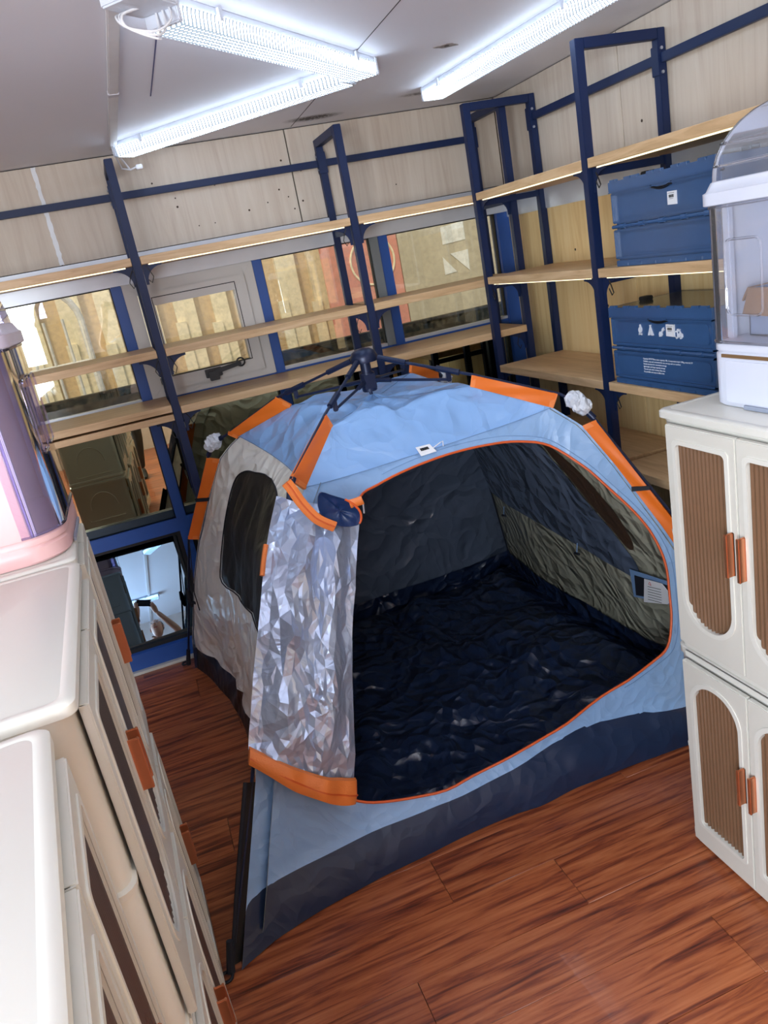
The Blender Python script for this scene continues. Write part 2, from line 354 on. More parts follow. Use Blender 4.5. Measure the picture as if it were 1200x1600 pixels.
def crease(u, v, seed, freq=3.0, n=7):
    """crumpled sheet: folds of random direction, each fading in and out"""
    if seed not in _cr:
        r = random.Random(seed); _cr[seed] = [(math.cos(a), math.sin(a), r.uniform(.6, 2.0), r.random(), r.uniform(0, 50)) for a in [r.uniform(0, PI) for _ in range(n)]]
    h = 0; wx = noise.noise((u * 1.7, v * 1.7, seed)) * .35; wy = noise.noise((u * 1.7, v * 1.7, seed + 9)) * .35
    for cx, cy, f, ph, off in _cr[seed]:
        mk = max(0.0, noise.noise((u * 2.1 + off, v * 2.1, off)) + .25)
        h += tri(((u + wx) * cx + (v + wy) * cy) * freq * f + ph) * mk / f
    return h

# ================================================================== the room
CZ = 2.56; BY = 4.12; RX = 2.17; LX = -1.6; FY = -2.6
# floor: screed below, laminate planks running left-right
floor = struct(MB().box(LX - .1, FY - .1, -.12, RX + .1, BY + .1, -.0155).build('floor', mat('screed', (40, 26, 20), .8)))
pm = {}
def plank_mesh(L):
    k = round(L, 3)
    if k not in pm:
        o = MB().box(0, 0, -.015, L - .0012, .1988, 0).build('floor_plank', 'plank', floor, bevel=.0009, seg=1); pm[k] = o.data; bpy.data.objects.remove(o)
    return pm[k]
row = 0; y = 3.624 - .2 * 40
while y < BY:
    if y + .2 > FY:
        x = LX + [-.0, -.35, -.8, -.15, -.95, -.55][row % 6]
        while x < RX:
            a = max(x, LX); b_ = min(x + 1.215, RX)
            if b_ - a > .03 and y + .2 <= BY + .12:
                o = bpy.data.objects.new('floor_plank', plank_mesh(b_ - a)); col.objects.link(o); o.location = (a, y, 0); adopt(o, floor, True)
            x += 1.215
    row += 1; y += .2
ceiling = struct(MB().box(LX - .1, FY - .1, CZ, RX + .1, BY + .2, CZ + .1).build('ceiling', 'ceiling'))
def ceiling_seam(x0, y0, x1, y1):
    MB().bar((x0, y0, CZ - .0004), (x1, y1, CZ - .0004), .003, .001).build('joint_line', 'ink', ceiling)
ceiling_seam(.95, 1.0, 1.05, 4.1)
MB().bar((.306, 2.40, CZ - .0005), (.320, 3.097, CZ - .0005), .004, .001).build('pencil_mark', mat('pencil', (90, 90, 130), .7), ceiling)
# old fixing mark with torn board
hm = MB(); hm.prism([(1.385 + .045 * math.cos(a) * (1 + .25 * math.sin(3 * a)), 2.93 + .022 * math.sin(a) * (1 + .3 * math.cos(4 * a))) for a in [2 * PI * i / 18 for i in range(18)]], CZ - .002, CZ)
hm.build('torn_patch', mat('torn', (136, 126, 122), .9, var=.3, nscale=60), ceiling)
MB().cyl((1.383, 2.925, CZ - .004), (1.383, 2.925, CZ), .009, 10).build('fixing_hole', 'hole', ceiling)
# side and rear walls
wl = MB(); wl.box(LX - .1, FY - .1, -.12, LX, BY + .2, .95); wl.box(LX - .1, FY - .1, 2.25, LX, BY + .2, CZ); wl.box(LX - .1, FY - .1, .95, LX, -2.4, 2.25); wl.box(LX - .1, -.3, .95, LX, BY + .2, 2.25)   # unseen opening, added to go with the side fill lamp
struct(wl.build('wall_left', 'wall_pink'))
struct(MB().box(LX, FY - .1, -.12, RX, FY, CZ).build('wall_front', 'wall_pink'))
wr = struct(MB().box(RX + .012, FY - .1, -.12, RX + .1, BY + .2, CZ).build('wall_right', mat('backing', (90, 80, 70), .8)))
def panel(par, name, m, ax, a0, a1, z0, z1, face, th=.012, gap=.003):
    mb = MB()
    if ax == 'x': mb.box(a0 + gap, face, z0 + gap, a1 - gap, face + th, z1 - gap)
    else: mb.box(face, a0 + gap, z0 + gap, face + th, a1 - gap, z1 - gap)
    return mb.build(name, m, par, bevel=.001, seg=1)
ys = [BY, 3.025, 1.80, .58, -.64, -1.86, FY]
for a, b_ in zip(ys[1:], ys[:-1]):
    panel(wr, 'wall_panel', 'panel_back', 'y', a, b_, 2.06, CZ - .002, RX)
    panel(wr, 'wall_panel', 'panel_warm_lit', 'y', a, b_, 0.0, 1.96, RX)
MB().box(RX - .012, FY, 1.955, RX + .012, BY, 2.065).build('metal_strip', 'alu', wr, bevel=.003)
hs = MB()
for p_ in [(RX, 3.48, 1.74), (RX, 3.25, 1.47), (RX, 2.96, 1.30), (RX, 2.93, 1.50), (RX, 3.4, 1.22), (RX, 2.5, 2.40), (RX, 3.62, 1.60), (RX, 2.9, 2.2)]: hs.cyl((p_[0] - .001, p_[1], p_[2]), (p_[0] + .002, p_[1], p_[2]), .006, 8)
hs.build('nail_holes', 'hole', wr)['kind'] = 'stuff'
# ---- back wall: panels over the glazing, blue steel frame
wb = struct(MB().box(LX, BY + .012, 1.99, RX, BY + .2, CZ).build('wall_back', mat('backing2', (70, 66, 62), .8)))
xs = [-1.355, -.17, 1.015, RX]
for a, b_ in zip([LX] + xs[:-1], xs): panel(wb, 'wall_panel', 'panel_back', 'x', a, b_, 2.12, CZ - .002, BY)
# torn white tape over the panel joint
tm = MB(); n = 26; o1 = []
for i in range(n + 1): o1.append((-.179 + R_.uniform(-.0025, .0025), 2.125 + (CZ - .006 - 2.125) * i / n))
for i in range(n, -1, -1): o1.append((-.160 + R_.uniform(-.003, .003), 2.125 + (CZ - .006 - 2.125) * i / n))
tm.prism([(x, z) for x, z in o1], 0, .0012, Matrix(((1, 0, 0, 0), (0, 0, -1, BY), (0, 1, 0, 0), (0, 0, 0, 1))))
tm.build('joint_tape', 'tape', wb)
hs = MB()
rr = random.Random(3)
for (x, z) in [(.42, 2.33), (.62, 2.36), (.70, 2.365), (.80, 2.39), (.93, 2.29), (.50, 2.19), (.58, 2.19), (.76, 2.22), (.86, 2.24), (.97, 2.25), (.42, 2.29), (1.06, 2.36), (1.04, 2.22), (.99, 2.19), (.25, 2.39), (1.55, 2.22), (.33, 2.41), (.97, 2.42)]:
    hs.cyl((x, BY - .001, z), (x, BY + .002, z), rr.uniform(.003, .0055), 8)
hs.build('nail_holes', 'hole', wb)['kind'] = 'stuff'
MB().box(LX, BY - .035, 1.985, RX, BY + .05, 2.118).build('lintel_box', 'alu', wb, bevel=.004)
MULL = [-1.355, -.655, .0355, .735, 1.424]
for x in MULL: MB().box(x - .026, BY, .105, x + .026, BY + .08, 1.985).build('mullion', 'frame_blue', wb, bevel=.003)
MB().box(2.095, BY - .01, 0, RX, BY + .08, 1.985).build('corner_post', 'frame_blue', wb, bevel=.003)
MB().box(LX, BY + .001, 1.383, 2.1, BY + .079, 1.416).build('transom', 'frame_blue', wb, bevel=.003)
MB().box(LX, BY + .001, .715, 2.1, BY + .079, .788).build('transom', 'frame_blue', wb, bevel=.003)
MB().box(LX, BY - .005, .012, RX, BY + .10, .105).build('bottom_rail', 'frame_blue', wb, bevel=.003)
MB().box(LX, BY - .035, -.01, RX, BY + .1, .014).build('floor_trim', mat('trim_white', (206, 204, 196), .5), wb, bevel=.003)
MB().box(LX, BY + .1, -.1, RX, BY + .16, .11).build('kerb', 'ext_ground', wb)
GY = BY + .045
def rectframe(mb, x0, z0, x1, z1, w_, y0, y1):
    """four mitred bars"""
    for (a, b_, c, d) in (((x0, z0), (x1, z0), (x1 - w_, z0 + w_), (x0 + w_, z0 + w_)), ((x1, z0), (x1, z1), (x1 - w_, z1 - w_), (x1 - w_, z0 + w_)),
                          ((x1, z1), (x0, z1), (x0 + w_, z1 - w_), (x1 - w_, z1 - w_)), ((x0, z1), (x0, z0), (x0 + w_, z0 + w_), (x0 + w_, z1 - w_))):
        q = [a, b_, c, d]; mb.add([(p[0], y0, p[1]) for p in q] + [(p[0], y1, p[1]) for p in q], [(0, 1, 2, 3), (7, 6, 5, 4), (0, 4, 5, 1), (1, 5, 6, 2), (2, 6, 7, 3), (3, 7, 4, 0)])
edges = [(-1.329, -.681), (-.629, .0095), (.0615, .709), (.761, 1.398), (1.450, 2.095)]
for i, (x0, x1) in enumerate(edges):
    wn = bpy.data.objects.new('window_%d' % (i + 1), None); col.objects.link(wn); wn.location = (x0, BY, 0); struct(wn)
    if i == 2:      # opening casement, white frame with black handle
        f = MB(); rectframe(f, x0, 1.416, x1, 1.985, .062, BY - .012, BY + .05); fr = f.build('casement_frame', 'white_upvc', wn, bevel=.002)
        f = MB(); rectframe(f, x0 + .066, 1.482 - .03, x1 - .054, 1.985 - .054, .066, BY - .034, BY + .03); sash = f.build('sash', 'white_upvc', wn, bevel=.003)
        f = MB(); rectframe(f, .183, 1.515, .600, 1.905, .004, BY - .035, BY + .01); f.build('gasket', 'gasket', sash)
        MB().box(.186, GY - .02, 1.518, .597, GY - .016, 1.902).build('glass_pane', 'glass_up', wn)
        h = MB(); h.box(.345, BY - .052, 1.468, .43, BY - .034, 1.512); h.box(.36, BY - .07, 1.452, .41, BY - .05, 1.50); h.build('handle_base', 'black_pl', wn, bevel=.003)
        h = MB(); h.bar((.385, BY - .066, 1.492), (.53, BY - .066, 1.512), .016, .022); h.tube([(.53 + .02 * math.cos(a), BY - .066, 1.515 + .02 * math.sin(a)) for a in [2 * PI * k / 14 for k in range(14)]], .005, 6, True)
        h.build('handle', 'black_pl', wn, bevel=.002)
    else:
        xr = x1
        if i == 3:
            MB().box(x1 - .047, BY + .006, 1.416, x1, BY + .06, 1.985).build('grey_stile', mat('grey_stile', (128, 136, 140), .4), wn, bevel=.002); xr = x1 - .047
        f = MB(); rectframe(f, x0, 1.416, xr, 1.985, .005, BY + .02, BY + .05); f.build('gasket', 'gasket', wn)
        MB().box(x0, GY, 1.416, xr, GY + .005, 1.985).build('glass_pane', 'glass_up', wn)
        MB().box(x0, BY + .012, 1.416, xr, BY + .05, 1.432).build('glazing_bead', 'alu', wn, bevel=.002)
    f = MB(); rectframe(f, x0, .788, x1, 1.383, .006, BY + .02, BY + .05); f.build('gasket', 'gasket', wn)
    MB().box(x0, GY, .79, x1, GY + .005, 1.381).build('glass_pane', 'glass_low', wn)
    MB().box(x0, BY + .02, .789, x1, BY + .044, .835).build('dark_rail', mat('dark_rail%d' % i, (22, 48, 66), .4), wn)
    f = MB(); rectframe(f, x0, .105, x1, .715, .022, BY + .03, BY + .06); f.build('gasket', 'gasket', wn)
    if i == 1:      # lower sash standing open: hinged at the foot, its head leaning outwards
        L = (x1 - x0) * .5 - .024; c = Vector(((x0 + x1) / 2, BY + .075, .128)); nrm = Vector((.0624, -.9365, .3451)).normalized(); sx = Vector((nrm.y * -1, nrm.x, 0)).normalized(); up = sx.cross(nrm) * -1
        if up.z < 0: up = -up
        mtx = Matrix(((sx.x, -nrm.x, up.x, c.x), (sx.y, -nrm.y, up.y, c.y), (sx.z, -nrm.z, up.z, c.z), (0, 0, 0, 1)))
        MB().box(-L, 0, .0, L, .006, .60, mtx).build('glass_pane', 'glass_tilt', wn)
        f = MB(); rectframe(f, -L - .006, -.01, L + .006, .612, .014, -.004, .014); f.v = [tuple(mtx @ Vector(p)) for p in f.v]; f.build('sash', 'gasket', wn)
    else:
        MB().box(x0, GY + .01, .108, x1, GY + .015, .713).build('glass_pane', 'glass_low', wn)

# ================================================================== outside the glazing
struct(MB().box(-9, BY + .2, -.5, 12, 12, -.1).build('ground', 'ext_ground'))
ew = tag(MB().box(-9, 7.3, -.1, 12, 7.5, 7).build('facade', 'ext_wall'), 'sunlit ochre facade of the building outside the windows', 'building')
x = -8.63; k = 0
while x < 11.5:
    MB().box(x, 7.22, -.1, x + .14 + .02 * (k % 3), 7.3, 7).build('pilaster', 'ext_light', ew); x += .30 + .03 * (k % 2); k += 1
for k in range(24):
    x = -2.94 + .31 * k; MB().box(x, 7.19, -.1, x + .09, 7.24, 1.60 + .03 * (k % 3)).build('low_slab', 'ext_light', ew)
scr = thing('dark_screen', 'dark green tarpaulin screen standing just outside the window wall', 'screen', (.5, 4.85, -.1))
sc = MB(); nx = 60; nzz = 10
for i in range(nx + 1):
    for j in range(nzz + 1):
        xx = -3 + 7 * i / nx; zz = -.1 + 1.53 * j / nzz; sc.v.append((xx, 4.85 + .03 * math.sin(xx * 7) + .015 * noise.noise((xx * 3, zz * 3, 2)), zz))
for i in range(nx):
    for j in range(nzz): a = i * (nzz + 1) + j; sc.f.append((a, a + nzz + 1, a + nzz + 2, a + 1))
sc.build('sheet', 'tarp', scr, smooth=True)
rl = MB(); rl.tube([(-3, 4.87, 1.43), (4, 4.87, 1.43)], .018, 8)
for xx in (-2.9, -1.6, -.3, 1.0, 2.3, 3.6): rl.tube([(xx, 4.89, -.1), (xx, 4.89, 1.43)], .018, 8)
rl.build('support_rail', 'black_pl', scr)
# white arched gate seen through the left window
g = thing('arched_gate', 'white arched metal gate with thin upright bars outside the left window', 'gate', (-1.0, 6.4, -.1))
fb = MB(); arc = [(-1.6, 6.4, -.1), (-1.6, 6.4, 1.85)] + [(-1.3 + .3 * math.cos(a), 6.4, 1.85 + .28 * math.sin(a)) for a in [PI - PI / 2 * i / 6 for i in range(7)]] + [(-.55 + .3 * math.cos(a), 6.4, 1.85 + .28 * math.sin(a)) for a in [PI / 2 - PI / 2 * i / 6 for i in range(7)]] + [(-.25, 6.4, -.1)]
fb.tube(arc, .025, 8); fb.build('gate_frame', 'ext_white', g)
for i in range(9): MB().tube([(-1.46 + .135 * i, 6.4, -.1), (-1.46 + .135 * i, 6.4, 1.88)], .012, 6).build('upright_bar', 'ext_white', g)
MB().tube([(-1.6, 6.4, 1.55), (-.25, 6.4, 1.55)], .014, 6).build('cross_bar', 'ext_white', g)
# pink board with a ring, grey board standing in for a braced steel frame
pk = tag(MB().box(1.80, 6.92, -.1, 2.52, 6.96, 2.9).build('pink_board', 'ext_pink', bevel=.005), 'pink board with a pale ring standing against the facade', 'board')
MB().tube([(2.26 + .205 * math.cos(a), 6.913, 1.85 + .205 * math.sin(a)) for a in [2 * PI * i / 48 for i in range(48)]], .010, 6, True).build('ring', 'ext_light', pk)
st = thing('frame_board', 'grey sign board with white patches put in for its bright openings, outside the right window', 'framework', (3.0, 6.94, -.1))
MB().box(2.525, 6.92, -.1, 4.2, 6.96, 2.9).build('board_panel', 'ext_grey', st)
YZ = Matrix(((1, 0, 0, 0), (0, 0, -1, 6.92), (0, 1, 0, 0), (0, 0, 0, 1)))
for pts in ([(2.95, 1.865), (3.18, 1.875), (3.18, 2.035), (2.95, 2.015)], [(2.93, 1.60), (3.05, 1.61), (2.93, 1.76)], [(3.01, 1.775), (3.18, 1.60), (3.19, 1.785)]):
    MB().prism(pts, .0, .006, YZ).build('opening_patch', 'ext_white', st)  # bright wall behind the frame's openings, painted as raised white patches

# ================================================================== shelving
def gusset(par, P, d1, d2, s=.085, th=.004):
    """curved steel bracket plate in the plane of d1 (along the board) and d2 (down the post)"""
    P = Vector(P); d1 = Vector(d1); d2 = Vector(d2); nn = d1.cross(d2).normalized() * th / 2; out = [(0, 0), (s, 0), (s, .010)]
    for i in range(1, 7): a = PI / 2 * i / 7; out.append((s - (s - .012) * math.sin(a), .010 + (s - .02) * (1 - math.cos(a))))
    out += [(.012, s), (0, s)]
    vs = [P + d1 * a + d2 * b_ - nn for a, b_ in out] + [P + d1 * a + d2 * b_ + nn for a, b_ in out]; n = len(out)
    MB().add(vs, [tuple(range(n)), tuple(range(n, 2 * n))[::-1]] + [(i, (i + 1) % n, n + (i + 1) % n, n + i) for i in range(n)]).build('bracket', 'shelf_metal', par)
def bolt(par, P, d):
    P = Vector(P); MB().cyl(P, P + Vector(d) * .005, .006, 10).build('bolt', mat('bolt', (170, 176, 190), .3, .8) if 'bolt' not in bpy.data.materials else bpy.data.materials['bolt'], par)
W_ = .036
su = thing('shelving_unit', 'long oak and navy steel shelving across the window wall', 'shelf', (.9, 3.92, .90))
FYs = 3.745; BYs = 4.095
for x in (-.90, .146, 1.166, 2.005):
    f = MB(); f.bar((x, FYs, .90), (x, FYs, 2.484), W_, W_, (0, 1, 0)); f.build('front_post', 'shelf_metal', su, bevel=.002)
    f = MB(); f.bar((x, BYs, .90), (x, BYs, 2.484), W_, W_ - .002, (0, 1, 0)); f.build('back_post', 'shelf_metal', su, bevel=.002)
    MB().bar((x, FYs + .018, 2.466), (x, BYs - .016, 2.466), W_, W_).build('top_bar', 'shelf_metal', su, bevel=.002)
    MB().bar((x, FYs + .018, .918), (x, BYs - .016, .918), W_, W_).build('bottom_bar', 'shelf_metal', su, bevel=.002)
    for z in (2.045, 1.640, 1.348 if x < .5 else 1.372): MB().bar((x, FYs + .018, z - .016), (x, BYs - .016, z - .016), .02, .028).build('side_bar', 'shelf_metal', su)
    MB().box(x - .022, BYs - .022, 2.325, x + .022, BYs + .012, 2.425).build('joint_sleeve', 'shelf_metal', su, bevel=.002)
    for z in (2.345, 2.405): bolt(su, (x - .022, BYs - .006, z), (-1, 0, 0))
for a, b_ in ((-.878, .124), (.168, 1.144), (1.188, 1.983)): MB().box(a, BYs - .012, 2.358, b_, BYs + .012, 2.390).build('top_rail', 'shelf_metal', su, bevel=.002)
for a, b_ in ((-.88, .126), (.166, 1.146), (1.186, 1.99)):
    L3 = [(2.047, 2.082), (1.642, 1.677)] + ([(1.390, 1.424), (1.350, 1.380)] if a < 0 else [(1.374, 1.409)])
    for z0, z1 in L3:
        MB().box(a, 3.728, z0, b_, 4.105, z1).build('shelf_board', 'board', su, bevel=.0015, seg=1)
    for z in (2.047,): MB().box(a + .03, 3.745, z - .005, b_ - .03, 3.751, z - .0005).build('led_strip', 'led', su)
    for z in ((2.047, 1.642, L3[-1][0])):
        gusset(su, (a + .001, 3.75, z - .002), (1, 0, 0), (0, 0, -1)); gusset(su, (b_ - .001, 3.75, z - .002), (-1, 0, 0), (0, 0, -1))
def cable(par, P, s=1, m='cable', r=.0022):
    P = Vector(P); MB().tube([P, P + Vector((.012 * s, 0, -.018)), P + Vector((.024 * s, -.004, -.05)), P + Vector((.012 * s, -.006, -.075)), P + Vector((0, 0, -.06))], r, 5).build('power_lead', m, par)
for P in ((.18, 3.74, 2.04), (.175, 3.735, 1.635), (.18, 3.74, 1.37), (1.12, 3.735, 2.035), (1.10, 3.73, 1.63), (.12, 3.73, 2.03), (.125, 3.73, 1.635), (.12, 3.735, 1.345), (1.95, 3.735, 1.37)): cable(su, P, 1 if P[0] in (.18, .175) else -1)

sv = thing('shelving_unit', 'oak and navy steel shelving along the wood-panelled right wall', 'shelf', (1.98, 2.7, .80))
FX = 1.80; BX = 2.148
for y in (3.708, 2.74, 1.735):
    MB().bar((FX, y, .80), (FX, y, 2.484), W_, W_, (0, 1, 0)).build('front_post', 'shelf_metal', sv, bevel=.002)
    MB().bar((BX, y, .80), (BX, y, 2.484), W_ - .002, W_, (0, 1, 0)).build('back_post', 'shelf_metal', sv, bevel=.002)
    MB().bar((FX + .018, y, 2.466), (BX - .016, y, 2.466), W_, W_).build('top_bar', 'shelf_metal', sv, bevel=.002)
    MB().bar((FX + .018, y, .818), (BX - .016, y, .818), W_, W_).build('bottom_bar', 'shelf_metal', sv, bevel=.002)
    for z in (2.05, 1.652, 1.206, .852): MB().bar((FX + .018, y, z - .016), (BX - .016, y, z - .016), .02, .028).build('side_bar', 'shelf_metal', sv)
    MB().box(BX - .022, y - .022, 2.325, BX + .012, y + .022, 2.425).build('joint_sleeve', 'shelf_metal', sv, bevel=.002)
    for z in (2.335, 2.415): bolt(sv, (BX - .008, y - .022, z), (0, -1, 0))
for a, b_ in ((1.757, 2.718), (2.762, 3.686)):
    MB().box(BX - .012, a, 2.366, BX + .012, b_, 2.400).build('top_rail', 'shelf_metal', sv, bevel=.002)
    for z0, z1 in ((2.050, 2.085), (1.652, 1.687), (1.206, 1.241), (.852, .887)):
        MB().box(1.783, a, z0, 2.158, b_, z1).build('shelf_board', 'board_y', sv, bevel=.0015, seg=1)
    for z in (2.050, 1.652): MB().box(1.80, a + .03, z - .005, 1.806, b_ - .03, z - .0005).build('led_strip', 'led', sv)
    for z in (2.05, 1.652, 1.206):
        gusset(sv, (1.802, a + .001, z - .002), (0, 1, 0), (0, 0, -1)); gusset(sv, (1.802, b_ - .001, z - .002), (0, -1, 0), (0, 0, -1))
for P in ((1.79, 2.68, 2.03), (1.79, 2.66, 1.64), (1.79, 3.66, 1.63), (1.79, 2.68, 1.19)):
    P = Vector(P); MB().tube([P, P + Vector((0, -.012, -.02)), P + Vector((-.004, -.03, -.045)), P + Vector((0, -.012, -.055)), P + Vector((0, .004, -.03))], .0024, 5).build('power_lead', 'cable', sv)

# ================================================================== ceiling lights
def fixture(p0, p1, label, wires=False, w_=.105):
    p0 = Vector(p0); p1 = Vector(p1); L = (p1 - p0).length; ang = math.atan2(p1.y - p0.y, p1.x - p0.x)
    r = thing('ceiling_light', label, 'light', (p0.x, p0.y, CZ), ang, 'batten lights on the ceiling')
    with Local():
        MB().box(0, -.045, -.030, L, .045, 0).build('housing', 'fix_body', r, bevel=.003)
        for x0 in (-.018, L): MB().box(x0, -.05, -.058, x0 + .018, .05, 0).build('end_cap', 'fix_body', r, bevel=.003)
        # prismatic wrap-round diffuser, ribbed across
        prof = [(-w_ / 2, -.022), (-w_ / 2 + .004, -.030), (-.045, -.060), (.045, -.060), (w_ / 2 - .004, -.030), (w_ / 2, -.022)]
        rings = []; n = int(L / .008)
        for i in range(n + 1):
            k = .0012 * (i % 2); rings.append([(.002 + (L - .004) * i / n, y * (1 - k * 4), z - k) for y, z in prof])
        MB().loft(rings, cap=True, closed=False).build('diffuser', 'tube', r)
        for xx in (.16, L - .16):
            for s in (-1, 1): MB().box(xx - .008, s * w_ / 2 - .004, -.034, xx + .008, s * w_ / 2 + .004, -.004).build('clip', 'fix_body', r)
        if wires:
            for k in range(3):
                MB().tube(smooth_loop([(-.02, -.03 + .02 * k, -.02), (-.05, -.05 + .02 * k, -.06 - .01 * k), (-.09, -.03, -.085 - .008 * k), (-.125, .02, -.07), (-.12, .05 - .01 * k, -.04), (-.08, .05 - .02 * k, -.025), (-.03, .02, -.012)], 5, False), .003, 6).build('wire', 'cable_white', r)
            MB().box(-.16, -.06, -.028, -.02, .055, 0).build('junction_box', 'fix_body', r, bevel=.004)
    return r
fixture((.305, 2.17, 0), (1.075, 2.985, 0), 'nearer batten light of the pair meeting at a point, wires at its end', True)
fixture((1.02, 3.045, 0), (.225, 3.865, 0), 'batten light with its far end near the back wall panels', False)
fixture((1.60, 3.60, 0), (1.68, 2.36, 0), 'batten light on the ceiling beside the right wall', False)
fixture((.95, .9, 0), (.2, -.1, 0), 'batten light over the front of the room', False)
fixture((1.66, 1.9, 0), (1.74, .66, 0), 'batten light in line behind the right wall one', False)
fixture((-.9, -1.6, 0), (.3, -1.6, 0), 'batten light at the room end', False)
fixture((-1.1, 1.9, 0), (-1.1, 3.1, 0), 'batten light over the left cabinets', False)
cd = thing('cable_duct', 'white plastic cable duct running along the ceiling to the window wall', 'duct', (.185, 3.0, CZ))
MB().box(.172, FY, CZ - .016, .205, 3.93, CZ).build('duct_cover', mat('duct', (214, 210, 210), .5), cd, bevel=.003)
MB().box(.17, 2.93, CZ - .018, .207, 2.97, CZ - .001).build('duct_joint', mat('duct2', (190, 186, 192), .5), cd, bevel=.002)
for k, (dx, dz) in enumerate(((0, 0), (.03, .005))):
    MB().tube([(.19 + dx, 3.93, CZ - .01), (.195 + dx * .6, 3.95, CZ - .05), (.205 + dx, 3.96, CZ - .09), (.24, 3.955, CZ - .10), (.27, 3.95, CZ - .092)], .004, 6).build('loose_wire', 'cable_white', cd)
MB().box(.265, 3.935, CZ - .105, .295, 3.965, CZ - .085).build('connector', 'cable_white', cd, bevel=.003)

# ================================================================== arched-door cabinets
def arch_outline(w_, h, up, n=14):
    """window outline centred at 0: one end small corners, other end half-round; up=True puts the arch on top"""
    rs, rb = .014, w_ / 2 * .96
    return rrect(-w_ / 2, -h / 2, w_ / 2, h / 2, 0, n, (rs, rs, rb, rb) if up else (rb, rb, rs, rs))
def rect_match(inner, x0, z0, x1, z1):
    """push the inner outline's points out onto a rectangle, by direction from the centre"""
    out = []; cx, cz = (x0 + x1) / 2, (z0 + z1) / 2; n = len(inner); q = n // 4
    cor = [(x0, z0), (x1, z0), (x1, z1), (x0, z1)]
    for i, (x, z) in enumerate(inner):
        k = i // q; a = (i % q) / (q - 1); c = cor[k]; p0 = (c[0], z) if k in (0, 2) else (x, c[1]); p1 = (x, c[1]) if k in (0, 2) else (c[0], z)
        # walk: side point -> corner -> side point
        if a < .5: t = a * 2; out.append((p0[0] + (c[0] - p0[0]) * t, p0[1] + (c[1] - p0[1]) * t))
        else: t = a * 2 - 1; out.append((c[0] + (p1[0] - c[0]) * t, c[1] + (p1[1] - c[1]) * t))
    return out
XZ = Matrix(((1, 0, 0, 0), (0, 0, 1, 0), (0, 1, 0, 0), (0, 0, 0, 1)))
